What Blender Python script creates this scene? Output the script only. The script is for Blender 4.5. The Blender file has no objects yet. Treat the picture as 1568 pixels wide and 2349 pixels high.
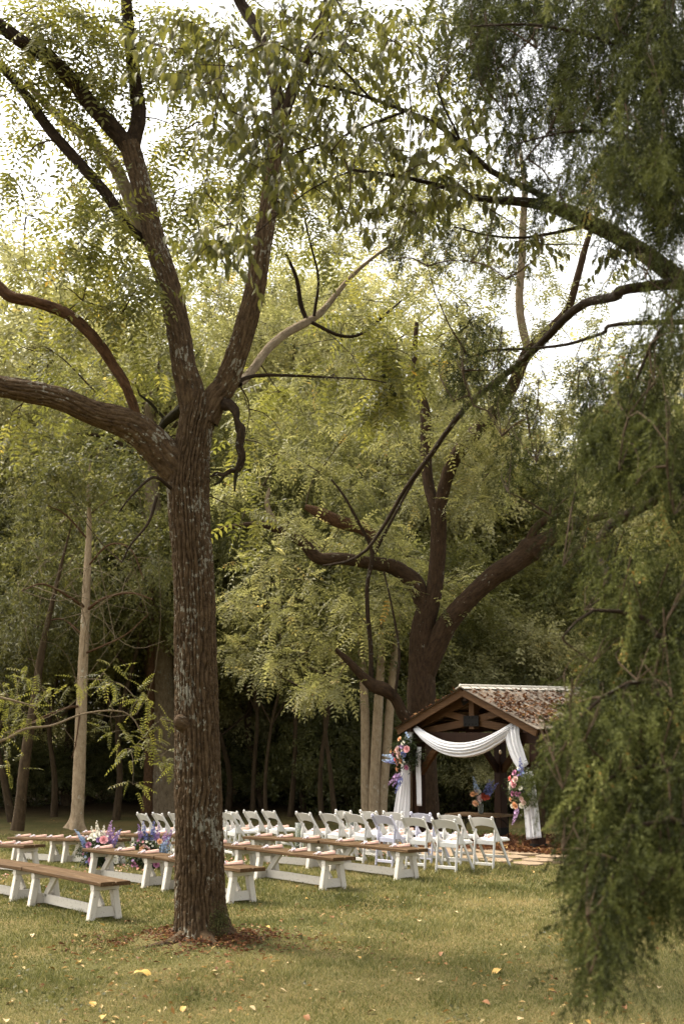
import bpy, math, random
import numpy as np
from mathutils import Vector, Matrix

# ------------------------------------------------------------------ camera, sky, sun, exposure
S = bpy.context.scene
C = S.collection
rng = np.random.default_rng(11)
random.seed(11)
FPX, CX, CY, YH = 3174.0, 784.0, 1174.5, 1660.0     # the photograph read as 1568 x 2349: focal length, centre, horizon
CAMZ = 2.2
GF = 3262.0                                          # pixels per unit of x / distance for things standing on the lawn
PITCH = math.atan((YH - CY) / FPX)
cd = bpy.data.cameras.new('camera')
cam = bpy.data.objects.new('camera', cd)
C.objects.link(cam)
cam.location = (0, 0, CAMZ)
cam.rotation_euler = (math.radians(90) + PITCH, 0, 0)
cd.sensor_fit = 'VERTICAL'
cd.sensor_height = 36
cd.lens = 36 * FPX / 2349.0
cd.clip_end = 1000
cd.dof.use_dof = True
cd.dof.focus_distance = 16.2
cd.dof.aperture_fstop = 3.4
S.camera = cam

SUN_EL, SUN_AZ = math.radians(55), math.radians(300)   # compass bearing of the sun, clockwise from +Y
W = bpy.data.worlds.new('World')
S.world = W
W.use_nodes = True
wn = W.node_tree.nodes
wl = W.node_tree.links
bg = wn['Background']
sky = wn.new('ShaderNodeTexSky')
sky.sky_type = 'NISHITA'
sky.sun_disc = False
sky.sun_elevation = SUN_EL
sky.sun_rotation = SUN_AZ
sky.dust_density = 4.0
sky.air_density = 1.0
hs = wn.new('ShaderNodeHueSaturation')
hs.inputs['Saturation'].default_value = 0.22
warm = wn.new('ShaderNodeMix')
warm.data_type = 'RGBA'
warm.blend_type = 'MULTIPLY'
warm.inputs[0].default_value = 1.0
warm.inputs[7].default_value = (1.0, 0.965, 0.90, 1)
wl.new(sky.outputs[0], hs.inputs['Color'])
wl.new(hs.outputs[0], warm.inputs[6])
wl.new(warm.outputs[2], bg.inputs['Color'])
bg.inputs['Strength'].default_value = 0.125

sd = bpy.data.lights.new('sun', 'SUN')
sun = bpy.data.objects.new('sun', sd)
C.objects.link(sun)
sd.energy = 1.5
sd.angle = math.radians(11)
sd.color = (1.0, 0.90, 0.72)
sv = Vector((math.sin(SUN_AZ) * math.cos(SUN_EL), math.cos(SUN_AZ) * math.cos(SUN_EL), math.sin(SUN_EL)))
sun.rotation_euler = sv.to_track_quat('Z', 'Y').to_euler()

S.view_settings.view_transform = 'Standard'
S.view_settings.look = 'None'
S.view_settings.gamma = 1
S.view_settings.use_curve_mapping = False
S.view_settings.exposure = 2.05
S.render.engine = 'CYCLES'
S.cycles.max_bounces = 7
S.cycles.diffuse_bounces = 4
S.cycles.glossy_bounces = 2
S.cycles.transmission_bounces = 4
S.cycles.transparent_max_bounces = 4
S.cycles.caustics_reflective = False
S.cycles.caustics_refractive = False


def ground_z(x, y):
    """The lawn falls away gently towards the woods on the left and rises again beneath the trees."""
    s = 0.603 * x - 0.798 * y
    t = np.clip((-16.5 - s) / 12.0, 0, 1)
    z = -0.46 * t * t * (3 - 2 * t)
    r = np.clip((y - 33.0) / 60.0, 0, 1)
    return z + 1.2 * r


def at(px, py, d):
    """World point seen at (px, py) of the 1568 x 2349 photograph, d metres ahead of the camera."""
    fx, fz = (px - CX) / FPX, (CY - py) / FPX
    cp, sp = math.cos(PITCH), math.sin(PITCH)
    dx, dy, dz = fx, cp - fz * sp, sp + fz * cp
    k = d / dy
    return Vector((dx * k, d, CAMZ + dz * k))


def foot(px, d):
    x = (px - CX) / GF * d
    return Vector((x, d, float(ground_z(x, d))))


# ------------------------------------------------------------------ objects, labels
def tag(o, label=None, cat=None, group=None, kind=None):
    if label: o['label'] = label
    if cat: o['category'] = cat
    if group: o['group'] = group
    if kind: o['kind'] = kind
    return o


def link(name, me, mat=None, parent=None, loc=None, rot=None):
    o = bpy.data.objects.new(name, me)
    C.objects.link(o)
    if mat is not None and me is not None and not me.materials:
        me.materials.append(mat)
    if parent is not None: o.parent = parent
    if loc is not None: o.location = loc
    if rot is not None: o.rotation_euler = rot
    return o


def empty(name, loc=(0, 0, 0), rz=0.0):
    o = bpy.data.objects.new(name, None)
    o.empty_display_size = 0.2
    C.objects.link(o)
    o.location = loc
    o.rotation_euler = (0, 0, rz)
    return o


def kids_of(o, cache={}):
    return [c for c in C.objects if c.parent == o]


class Proto:
    """A thing with its parts, remembered so that copies need no search through the scene."""
    def __init__(self, root):
        self.root, self.parts = root, []

    def part(self, name, me, mat, parent=None, loc=None, rot=None):
        o = link(name, me, mat, parent or self.root, loc, rot)
        self.parts.append(o)
        return o

    def copy(self, loc, rz, scale=None):
        r = self.root.copy()
        C.objects.link(r)
        r.location = loc
        r.rotation_euler = (0, 0, rz)
        if scale: r.scale = scale
        m = {self.root: r}
        q = Proto(r)
        for p in self.parts:
            c = p.copy()
            C.objects.link(c)
            c.parent = m[p.parent]
            m[p] = c
            q.parts.append(c)
        return q


# ------------------------------------------------------------------ mesh helpers
def np_mesh(name, V, F, tint=None, uv=None, smooth=False):
    V = np.ascontiguousarray(V, dtype=np.float32)
    F = np.ascontiguousarray(F, dtype=np.int32)
    me = bpy.data.meshes.new(name)
    n, k = F.shape
    me.vertices.add(len(V))
    me.vertices.foreach_set('co', V.ravel())
    me.loops.add(n * k)
    me.loops.foreach_set('vertex_index', F.ravel())
    me.polygons.add(n)
    me.polygons.foreach_set('loop_start', np.arange(0, n * k, k, dtype=np.int32))
    me.polygons.foreach_set('use_smooth', np.full(n, bool(smooth)))
    if uv is not None:
        l = me.uv_layers.new(name='UVMap')
        l.uv.foreach_set('vector', np.ascontiguousarray(uv, dtype=np.float32).ravel())
    if tint is not None:
        a = me.attributes.new('tint', 'FLOAT', 'FACE')
        a.data.foreach_set('value', np.ascontiguousarray(tint, dtype=np.float32))
    me.update(calc_edges=True)
    return me


class MB:
    """Collects solid shapes for one mesh."""
    def __init__(self):
        self.v, self.f, self.sm = [], [], []

    def add(self, vs, fs, smooth=False):
        b = len(self.v)
        self.v += [tuple(p) for p in vs]
        self.f += [tuple(b + i for i in f) for f in fs]
        self.sm += [smooth] * len(fs)

    def prism(self, pts, z0, z1):
        n = len(pts)
        vs = [(x, y, z0) for x, y in pts] + [(x, y, z1) for x, y in pts]
        fs = [tuple(range(n - 1, -1, -1)), tuple(range(n, 2 * n))]
        fs += [(i, (i + 1) % n, n + (i + 1) % n, n + i) for i in range(n)]
        self.add(vs, fs)

    def beam(self, p0, p1, w, h, up=(0, 0, 1), ch=0.006, w1=None, h1=None):
        """A squared timber from p0 to p1, w wide and h high, with chamfered arrises."""
        p0, p1 = Vector(p0), Vector(p1)
        a = (p1 - p0).normalized()
        up = Vector(up)
        s = a.cross(up)
        if s.length < 1e-4: s = a.cross(Vector((0, 1, 0)))
        s.normalize()
        t = s.cross(a).normalized()
        vs = []
        for p, ww, hh in ((p0, w, h), (p1, w1 or w, h1 or h)):
            x, y, c = ww / 2, hh / 2, min(ch, ww / 4, hh / 4)
            for sx, sy in ((x - c, -y), (x, -y + c), (x, y - c), (x - c, y), (-x + c, y), (-x, y - c), (-x, -y + c), (-x + c, -y)):
                vs.append(p + s * sx + t * sy)
        fs = [tuple(range(7, -1, -1)), tuple(range(8, 16))]
        fs += [(i, (i + 1) % 8, 8 + (i + 1) % 8, 8 + i) for i in range(8)]
        self.add(vs, fs)

    def box(self, c, size, ch=0.005):
        x, y, z = c
        self.beam((x - size[0] / 2, y, z), (x + size[0] / 2, y, z), size[1], size[2], (0, 0, 1), ch)

    def tube(self, pts, radii, n=8, cap=True):
        V, F, _ = tube_arrays(pts, radii, n)
        b = [tuple(p) for p in V]
        fs = [tuple(f) for f in F]
        if cap:
            fs.append(tuple(range(n - 1, -1, -1)))
            fs.append(tuple(range(len(b) - n, len(b))))
        self.add(b, fs, True)

    def mesh(self, name):
        me = bpy.data.meshes.new(name)
        me.from_pydata(self.v, [], self.f)
        me.polygons.foreach_set('use_smooth', self.sm)
        me.update()
        return me


def spline(P, step):
    """Catmull-Rom through rows of P (position in the first three columns), resampled to about step."""
    P = np.asarray(P, float)
    if len(P) == 2:
        n = max(2, int(np.linalg.norm(P[1, :3] - P[0, :3]) / step) + 1)
        t = np.linspace(0, 1, n)[:, None]
        return P[0] * (1 - t) + P[1] * t
    Q = np.vstack([2 * P[0] - P[1], P, 2 * P[-1] - P[-2]])
    out = []
    for i in range(1, len(Q) - 2):
        n = max(1, int(np.linalg.norm(Q[i + 1, :3] - Q[i, :3]) / step))
        t = (np.arange(n) / n)[:, None]
        a, b, c, d = Q[i - 1], Q[i], Q[i + 1], Q[i + 2]
        out.append(0.5 * (2 * b + (c - a) * t + (2 * a - 5 * b + 4 * c - d) * t ** 2 + (3 * b - a - 3 * c + d) * t ** 3))
    out.append(P[-1:])
    return np.vstack(out)


_T = np.random.default_rng(5).random((256, 256))


def vnoise(u, v, pu=256):
    u0, v0 = np.floor(u).astype(int), np.floor(v).astype(int)
    fu, fv = u - u0, v - v0
    fu, fv = fu * fu * (3 - 2 * fu), fv * fv * (3 - 2 * fv)
    a, b = u0 % pu % 256, (u0 + 1) % pu % 256
    c, d = v0 % 256, (v0 + 1) % 256
    return (_T[a, c] * (1 - fu) + _T[b, c] * fu) * (1 - fv) + (_T[a, d] * (1 - fu) + _T[b, d] * fu) * fv


def tube_arrays(P, R, n, disp=None, flare=None):
    P = np.asarray(P, float)
    R = np.asarray(R, float)
    m = len(P)
    T = np.gradient(P, axis=0)
    T /= np.linalg.norm(T, axis=1)[:, None] + 1e-9
    ref = np.array([0.0, -1.0, 0.0])
    N = np.zeros((m, 3))
    v = ref - T[0] * ref.dot(T[0])
    if np.linalg.norm(v) < 0.2:
        v = np.array([0, 0, 1.0]) - T[0] * T[0][2]
    N[0] = v / np.linalg.norm(v)
    for i in range(1, m):
        v = N[i - 1] - T[i] * N[i - 1].dot(T[i])
        N[i] = v / (np.linalg.norm(v) + 1e-9)
    B = np.cross(T, N)
    L = np.concatenate([[0], np.cumsum(np.linalg.norm(np.diff(P, axis=0), axis=1))])
    th = np.arange(n) / n * 2 * np.pi + np.pi          # the seam is on the far side
    TH, LL = np.meshgrid(th, L)
    RR = np.repeat(R[:, None], n, 1)
    if flare is not None: RR = RR + flare(TH, LL, RR)
    if disp is not None: RR = RR + disp(TH, LL, RR)
    V = P[:, None, :] + RR[..., None] * (np.cos(TH)[..., None] * N[:, None, :] + np.sin(TH)[..., None] * B[:, None, :])
    i = np.arange(m - 1)[:, None] * n
    j = np.arange(n)[None, :]
    k = (j + 1) % n
    F = np.stack([i + j, i + k, i + n + k, i + n + j], -1).reshape(-1, 4)
    rm = float(R.mean())
    uj = np.broadcast_to(j, (m - 1, n)) / n * 2 * np.pi * rm
    uk = uj + 2 * np.pi * rm / n
    v0 = np.broadcast_to(L[:-1, None], (m - 1, n))
    v1 = np.broadcast_to(L[1:, None], (m - 1, n))
    UV = np.stack([np.stack([uj, v0], -1), np.stack([uk, v0], -1), np.stack([uk, v1], -1), np.stack([uj, v1], -1)], 2).reshape(-1, 2)
    return V.reshape(-1, 3), F, UV


def bark_disp(depth, ridges_per_m=22, seed=0.0):
    def f(TH, LL, RR):
        rm = float(RR.mean())
        k = max(6, int(round(2 * math.pi * rm * ridges_per_m)))
        u = TH / (2 * np.pi) * k
        w = 1.1 * (vnoise(u * 0.5 + seed, LL * 2.2 + seed, 256) - 0.5) + 0.7 * (vnoise(u, LL * 6 + 3 + seed) - 0.5)
        r = np.abs(np.sin((u + w) * np.pi))
        cut = np.abs(vnoise(u * 1.3 + 17, LL * 9 + seed) - .5) * 2
        lump = vnoise(u * 0.22 + seed, LL * 1.6 + seed) - 0.5
        return depth * (np.minimum(r * 1.5, 1.0) ** 0.8 - 0.8 - .45 * np.clip(1 - cut * 3.2, 0, 1) + .35 * vnoise(u * 3, LL * 36)) + rm * 0.07 * lump
    return f


def limb_mesh(name, pts, n=20, step=0.08, disp=None, flare=None):
    """pts: rows of (x, y, z, radius)."""
    Q = spline(pts, step)
    V, F, UV = tube_arrays(Q[:, :3], np.maximum(Q[:, 3], 0.003), n, disp, flare)
    return np_mesh(name, V, F, None, UV, True)


def px_limb(rows, d):
    """Rows of (px, py, width in px[, depth offset]) at about d metres, as (x, y, z, radius)."""
    out = []
    for r in rows:
        dd = d + (r[3] if len(r) > 3 else 0.0)
        p = at(r[0], r[1], dd)
        out.append((p.x, p.y, p.z, r[2] / 2 / FPX * dd))
    return out


# ------------------------------------------------------------------ leaves
def leaf_quads(L, Wd, cup=0.0, shape=0.42):
    """One pointed leaf along +X, folded on its midrib: two quads."""
    return (np.array([[0, 0, 0], [L * shape, Wd / 2, cup], [L, 0, -cup * 0.6], [L * shape, -Wd / 2, cup]], float), np.array([[0, 1, 2, 3]]))


def merge(parts):
    V, F, b = [], [], 0
    for v, f in parts:
        V.append(v)
        F.append(f + b)
        b += len(v)
    return np.vstack(V), np.vstack(F)


def rot_to(dirs, ups):
    """Rotation matrices whose columns are x = dirs, z about ups."""
    x = dirs / (np.linalg.norm(dirs, axis=1)[:, None] + 1e-9)
    y = np.cross(ups, x)
    y /= np.linalg.norm(y, axis=1)[:, None] + 1e-9
    z = np.cross(x, y)
    return np.stack([x, y, z], -1)


def place(v, d, up=(0, 0, 1), loc=(0, 0, 0), s=1.0):
    R = rot_to(np.array([d], float), np.array([up], float))[0]
    return (v * s) @ R.T + np.array(loc)


def pinnate(pairs=6, length=0.4, leaf=0.09, wd=0.028, droop=0.3, rs=None):
    rs = rs or np.random.default_rng(1)
    parts = []
    for i in range(pairs):
        t = (i + 0.7) / pairs
        x = length * t
        z = -droop * length * t * t
        for sgn in (-1, 1):
            v, f = leaf_quads(leaf * (0.75 + 0.35 * math.sin(math.pi * min(1, t + 0.15))), wd, 0.004)
            parts.append((place(v, (0.42 + rs.normal(0, 0.12), sgn, -0.35 + rs.normal(0, 0.2)), (rs.normal(0, .25), rs.normal(0, .25), 1), (x, 0, z)), f))
    v, f = leaf_quads(leaf * 0.9, wd, 0.004)
    parts.append((place(v, (1, 0, -0.5), (0, 0, 1), (length, 0, -droop * length)), f))
    # the rachis, as a thin blade
    parts.append((np.array([[0, .003, 0], [length * .5, .003, -droop * length * .25], [length * .5, -.003, -droop * length * .25], [0, -.003, 0]]), np.array([[0, 1, 2, 3]])))
    return merge(parts)


def spray(n=8, length=0.5, leaf=0.15, wd=0.08, droop=0.25, spread=0.7, rs=None):
    rs = rs or np.random.default_rng(2)
    parts = []
    for i in range(n):
        t = (i + 0.5) / n
        v, f = leaf_quads(leaf * rs.uniform(.75, 1.2), wd * rs.uniform(.8, 1.15), 0.01)
        sgn = 1 if i % 2 else -1
        parts.append((place(v, (rs.uniform(.1, .9), sgn * spread, rs.normal(-.35, .35)), (rs.normal(0, .45), rs.normal(0, .45), 1),
                            (length * t, rs.normal(0, .05) * length, -droop * length * t * t + rs.normal(0, .05) * length)), f))
    return merge(parts)


def cedar_spray(rs):
    """A drooping juniper spray about 0.3 m long: a stem with side twigs clad in short scale needles."""
    parts = []

    def needles(p0, p1, n, ln):
        p0, p1 = np.array(p0), np.array(p1)
        ax = p1 - p0
        for i in range(n):
            p = p0 + ax * (i + rs.random()) / n
            d = ax / np.linalg.norm(ax) * 0.9 + rs.normal(0, 0.55, 3)
            l, w = ln * rs.uniform(.7, 1.3), 0.0105
            v = np.array([[0, w * .5, 0], [l, 0, 0], [0, -w * .5, 0]])
            parts.append((place(v, d, rs.normal(0, 1, 3), p), np.array([[0, 1, 2]])))
    L = 0.30
    side = 9
    for k in range(side):
        t = (k + .4) / side
        p = np.array([L * t, 0, -0.10 * L * t])
        a = rs.uniform(0, 2 * np.pi)
        l = 0.11 * (1.15 - t * 0.7) * rs.uniform(.7, 1.2)
        q = p + l * np.array([0.75, 0.55 * math.cos(a), 0.55 * math.sin(a)])
        needles(p, q, 9, 0.022)
    needles((0, 0, 0), (L * 1.08, 0, -0.1 * L), 15, 0.024)
    return merge(parts)


class Leaves:
    """Accumulates placed copies of leaf templates into one mesh."""
    def __init__(self):
        self.V, self.F, self.T, self.n = [], [], [], 0

    def put(self, tpl, P, D, U, sc, tint, jit=0.25):
        v, f = tpl
        P = np.asarray(P, float)
        n = len(P)
        if n == 0: return
        R = rot_to(np.asarray(D, float), np.asarray(U, float))
        sc = np.broadcast_to(np.asarray(sc, float), (n,))
        X = np.einsum('nij,kj->nki', R, v) * sc[:, None, None] + P[:, None, :]
        k = len(v)
        F = f[None] + (np.arange(n) * k)[:, None, None] + self.n
        self.V.append(X.reshape(-1, 3))
        self.F.append(F.reshape(-1, f.shape[1]))
        t = np.broadcast_to(np.asarray(tint, float), (n,))[:, None] + rng.normal(0, jit * 0.5, (n, len(f)))
        self.T.append(t.reshape(-1))
        self.n += n * k

    def mesh(self, name):
        return np_mesh(name, np.vstack(self.V), np.vstack(self.F), np.concatenate(self.T))


def ball(n, r):
    v = rng.normal(size=(n, 3))
    v /= np.linalg.norm(v, axis=1)[:, None]
    return v * (rng.random(n) ** (1 / 2.2))[:, None] * r

# ------------------------------------------------------------------ materials
def new_mat(name, rough=0.7, spec=0.3):
    m = bpy.data.materials.new(name)
    m.use_nodes = True
    nt = m.node_tree
    b = nt.nodes['Principled BSDF']
    b.inputs['Roughness'].default_value = rough
    b.inputs['Specular IOR Level'].default_value = spec
    return m, nt, b


def nd(nt, typ, **kw):
    n = nt.nodes.new(typ)
    for k, v in kw.items():
        if k in n.inputs.keys(): n.inputs[k].default_value = v
        else: setattr(n, k, v)
    return n


def ramp(nt, fac, stops):
    r = nt.nodes.new('ShaderNodeValToRGB')
    e = r.color_ramp.elements
    while len(e) < len(stops): e.new(0.5)
    for i, (p, c) in enumerate(stops):
        e[i].position = p
        e[i].color = (*c, 1) if len(c) == 3 else c
    nt.links.new(fac, r.inputs[0])
    return r.outputs[0]


def coords(nt, kind='Object', scale=(1, 1, 1)):
    tc = nt.nodes.new('ShaderNodeTexCoord')
    mp = nt.nodes.new('ShaderNodeMapping')
    mp.inputs['Scale'].default_value = scale
    nt.links.new(tc.outputs[kind], mp.inputs['Vector'])
    return mp.outputs[0]


def noise(nt, vec, scale, detail=4, rough=0.6, out=0):
    n = nd(nt, 'ShaderNodeTexNoise', Scale=scale, Detail=detail, Roughness=rough)
    nt.links.new(vec, n.inputs['Vector'])
    return n.outputs[out]


def mixc(nt, fac, a, b, blend='MIX'):
    m = nt.nodes.new('ShaderNodeMix')
    m.data_type = 'RGBA'
    m.blend_type = blend
    for k, v in ((0, fac), (6, a), (7, b)):
        if isinstance(v, (int, float)): m.inputs[k].default_value = v
        elif isinstance(v, tuple): m.inputs[k].default_value = (*v, 1)
        else: nt.links.new(v, m.inputs[k])
    return m.outputs[2]


def bump(nt, b, h, strength=0.5, dist=0.01):
    n = nd(nt, 'ShaderNodeBump', Strength=strength, Distance=dist)
    nt.links.new(h, n.inputs['Height'])
    nt.links.new(n.outputs[0], b.inputs['Normal'])


def leaf_mat(name, stops, trans=0.45, rough=0.5, spec=0.35, tgain=1.5):
    """Leaves: colour from each face's own tint, some light coming through the blade."""
    m, nt, b = new_mat(name, rough, spec)
    a = nt.nodes.new('ShaderNodeAttribute')
    a.attribute_name = 'tint'
    col = ramp(nt, a.outputs['Fac'], stops)
    nt.links.new(col, b.inputs['Base Color'])
    t = nt.nodes.new('ShaderNodeBsdfTranslucent')
    g = mixc(nt, 1.0, col, (tgain, tgain * 1.02, tgain * 0.85), 'MULTIPLY')
    nt.links.new(g, t.inputs['Color'])
    mx = nt.nodes.new('ShaderNodeMixShader')
    mx.inputs[0].default_value = trans
    nt.links.new(b.outputs[0], mx.inputs[1])
    nt.links.new(t.outputs[0], mx.inputs[2])
    nt.links.new(mx.outputs[0], nt.nodes['Material Output'].inputs[0])
    return m


M = {}
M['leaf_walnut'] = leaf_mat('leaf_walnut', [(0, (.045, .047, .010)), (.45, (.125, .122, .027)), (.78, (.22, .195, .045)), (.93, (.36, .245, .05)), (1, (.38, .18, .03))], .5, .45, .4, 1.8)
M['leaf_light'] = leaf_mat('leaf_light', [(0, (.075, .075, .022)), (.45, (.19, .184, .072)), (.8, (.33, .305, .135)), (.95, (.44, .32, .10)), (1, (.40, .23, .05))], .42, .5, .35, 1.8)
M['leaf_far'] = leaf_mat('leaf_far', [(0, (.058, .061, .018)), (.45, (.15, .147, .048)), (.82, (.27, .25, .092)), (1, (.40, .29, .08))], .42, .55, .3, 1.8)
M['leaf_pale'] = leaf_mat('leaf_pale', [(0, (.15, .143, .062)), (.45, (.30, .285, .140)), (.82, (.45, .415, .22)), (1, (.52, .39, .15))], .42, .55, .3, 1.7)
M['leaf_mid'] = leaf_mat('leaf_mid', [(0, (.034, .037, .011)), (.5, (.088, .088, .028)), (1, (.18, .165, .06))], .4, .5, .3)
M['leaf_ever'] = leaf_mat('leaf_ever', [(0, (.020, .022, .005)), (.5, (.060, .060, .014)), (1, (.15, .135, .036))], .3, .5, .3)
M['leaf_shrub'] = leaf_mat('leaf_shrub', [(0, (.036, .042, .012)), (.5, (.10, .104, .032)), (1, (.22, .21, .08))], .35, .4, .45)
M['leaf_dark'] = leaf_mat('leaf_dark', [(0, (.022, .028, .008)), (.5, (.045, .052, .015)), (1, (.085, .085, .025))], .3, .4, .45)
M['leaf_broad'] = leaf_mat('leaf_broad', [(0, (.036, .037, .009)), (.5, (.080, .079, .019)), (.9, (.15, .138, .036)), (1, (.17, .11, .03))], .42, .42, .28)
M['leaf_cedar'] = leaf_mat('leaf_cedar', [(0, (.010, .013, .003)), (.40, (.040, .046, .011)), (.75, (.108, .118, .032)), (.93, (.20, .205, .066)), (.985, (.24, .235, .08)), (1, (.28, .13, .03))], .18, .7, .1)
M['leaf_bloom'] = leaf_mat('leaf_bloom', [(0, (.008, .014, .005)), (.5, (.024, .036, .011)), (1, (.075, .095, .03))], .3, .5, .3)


def bark(name, dark, mid, light, lichen=(.42, .43, .36), amount=0.5, sc=1.0, moss=None, bmp=0.6):
    m, nt, b = new_mat(name, 0.9, 0.15)
    uv = coords(nt, 'UV', (sc, sc * .28, 1))
    n1 = noise(nt, uv, 26, 6, .65)
    uv2 = coords(nt, 'UV', (sc, sc * .5, 1))
    n2 = noise(nt, uv2, 60, 5, .7)
    col = ramp(nt, n1, [(.30, dark), (.48, mid), (.70, light)])
    col = mixc(nt, .35, col, ramp(nt, n2, [(.3, dark), (.7, light)]))
    if moss:
        ms = ramp(nt, noise(nt, coords(nt, 'UV', (1, .6, 1)), 2.3, 4), [(.56, (0, 0, 0)), (.68, (1, 1, 1))])
        col = mixc(nt, ms, col, mixc(nt, n2, (.03, .035, .008), (.09, .10, .02)))
    if amount > 0:
        uv3 = coords(nt, 'UV', (sc, sc * .42, 1))
        l1 = noise(nt, uv3, 34, 5, .65)
        l2 = noise(nt, coords(nt, 'UV', (1, .45, 1)), 2.6, 3)
        th = nd(nt, 'ShaderNodeMath', operation='MULTIPLY_ADD')
        nt.links.new(l2, th.inputs[0])
        th.inputs[1].default_value = .9
        off = nd(nt, 'ShaderNodeMath', operation='SUBTRACT')
        nt.links.new(l1, off.inputs[0])
        off.inputs[1].default_value = .35
        nt.links.new(off.outputs[0], th.inputs[2])
        lm = ramp(nt, th.outputs[0], [(.86 - .14 * amount, (0, 0, 0)), (.90 - .14 * amount, (.85, .85, .85))])
        lc = mixc(nt, n2, tuple(c * .75 for c in lichen), lichen)
        col = mixc(nt, lm, col, lc)
    nt.links.new(col, b.inputs['Base Color'])
    mm = nd(nt, 'ShaderNodeMath', operation='MULTIPLY_ADD')
    nt.links.new(n1, mm.inputs[0])
    mm.inputs[1].default_value = 1.0
    nt.links.new(n2, mm.inputs[2])
    bump(nt, b, mm.outputs[0], bmp, 0.02)
    return m


M['bark_main'] = bark('bark_main', (.006, .0035, .0018), (.060, .036, .0175), (.138, .092, .050), (.27, .255, .20), 1.15, 1.0, bmp=1.0)
M['bark_upper'] = bark('bark_upper', (.005, .003, .0015), (.020, .012, .006), (.05, .032, .018), (.27, .27, .22), .85, 1.3)  # darkened copy of bark_main: shade on the upper limbs put into the colour
M['bark_dead'] = bark('bark_dead', (.012, .006, .003), (.062, .030, .013), (.13, .070, .034), (.26, .24, .18), .3, 1.0, bmp=1.0)
M['bark_mossy'] = bark('bark_mossy', (.006, .005, .0025), (.018, .015, .006), (.04, .033, .012), (.2, .2, .12), .1, 1.2, moss=True)
M['bark_mid'] = bark('bark_mid', (.006, .0035, .002), (.030, .017, .008), (.07, .042, .022), (.24, .23, .17), .35, .8)
M['bark_pale'] = bark('bark_pale', (.14, .095, .055), (.28, .21, .135), (.40, .32, .22), (.46, .42, .33), .85, .6, bmp=.5)
M['bark_grey'] = bark('bark_grey', (.065, .045, .026), (.17, .125, .078), (.28, .225, .15), (.30, .285, .22), .8, .8, bmp=.6)
M['bark_forest'] = bark('bark_forest', (.014, .009, .005), (.045, .030, .016), (.09, .062, .035), (.2, .19, .14), .3, .5)
M['bark_cedar'] = bark('bark_cedar', (.022, .011, .006), (.070, .036, .018), (.13, .075, .040), (.3, .28, .2), .2, 1.5)
M['twig'] = bark('twig', (.018, .011, .006), (.040, .025, .013), (.07, .046, .026), amount=0)
M['twig_grey'] = bark('twig_grey', (.08, .058, .035), (.15, .115, .075), (.22, .18, .12), amount=0)


def simple(name, c, rough=.7, spec=.3, var=.15, sc=8, bmp=0):
    m, nt, b = new_mat(name, rough, spec)
    n = noise(nt, coords(nt), sc, 5)
    nt.links.new(mixc(nt, n, tuple(x * (1 - var) for x in c), tuple(min(1, x * (1 + var)) for x in c)), b.inputs['Base Color'])
    if bmp: bump(nt, b, n, bmp, .01)
    return m


def white_paint(name, c, dirt):
    m, nt, b = new_mat(name, .55, .35)
    o = coords(nt)
    n = noise(nt, o, 14, 6, .7)
    base = mixc(nt, n, tuple(x * .9 for x in c), c)
    f = noise(nt, o, 38, 4, .6)
    sp = ramp(nt, f, [(.60, (0, 0, 0)), (.70, (1, 1, 1))])
    k = nd(nt, 'ShaderNodeMath', operation='MULTIPLY')
    nt.links.new(sp, k.inputs[0])
    k.inputs[1].default_value = dirt
    nt.links.new(mixc(nt, k.outputs[0], base, (.16, .11, .06)), b.inputs['Base Color'])
    bump(nt, b, n, .15, .005)
    return m


M['bench_white'] = white_paint('bench_white', (.58, .54, .47), .75)
M['chair_white'] = white_paint('chair_white', (.60, .59, .56), .08)
M['chair_lavender'] = white_paint('chair_lavender', (.52, .52, .62), .05)
M['cushion'] = simple('cushion', (.78, .76, .73), .5, .4, .04)


def wood(name, dark, mid, pale, along='X', rough=.65, pale_at=.57):
    m, nt, b = new_mat(name, rough, .10)
    sc = {'X': (1.2, 26, 26), 'Y': (26, 1.2, 26), 'Z': (26, 26, 1.2)}[along]
    oi = nt.nodes.new('ShaderNodeObjectInfo')
    tc = nt.nodes.new('ShaderNodeTexCoord')
    ad = nd(nt, 'ShaderNodeVectorMath', operation='ADD')
    sc2 = nd(nt, 'ShaderNodeVectorMath', operation='SCALE')
    nt.links.new(oi.outputs['Location'], sc2.inputs[0])
    sc2.inputs['Scale'].default_value = 3.7
    nt.links.new(tc.outputs['Object'], ad.inputs[0])
    nt.links.new(sc2.outputs[0], ad.inputs[1])
    mp = nt.nodes.new('ShaderNodeMapping')
    mp.inputs['Scale'].default_value = sc
    nt.links.new(ad.outputs[0], mp.inputs['Vector'])
    n1 = noise(nt, mp.outputs[0], 1.6, 6, .7)
    n2 = noise(nt, ad.outputs[0], 3.0, 4, .6)
    col = ramp(nt, n1, [(.30, dark), (.50, mid), (pale_at, mid), (pale_at + .1, pale)])
    col = mixc(nt, .45, col, mixc(nt, n2, dark, mid))
    nt.links.new(col, b.inputs['Base Color'])
    bump(nt, b, n1, .5, .006)
    return m


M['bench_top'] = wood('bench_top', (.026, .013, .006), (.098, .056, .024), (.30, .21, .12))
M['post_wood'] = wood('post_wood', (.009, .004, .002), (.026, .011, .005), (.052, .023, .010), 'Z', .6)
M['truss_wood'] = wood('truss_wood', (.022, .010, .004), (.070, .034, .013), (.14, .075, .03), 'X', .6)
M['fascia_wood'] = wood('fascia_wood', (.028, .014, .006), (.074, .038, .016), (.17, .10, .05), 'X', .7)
M['table_wood'] = wood('table_wood', (.06, .032, .014), (.14, .085, .042), (.24, .16, .09), 'X', .55)
M['iron'] = simple('iron', (.010, .009, .008), .85, .12, .2, 20)


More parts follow.
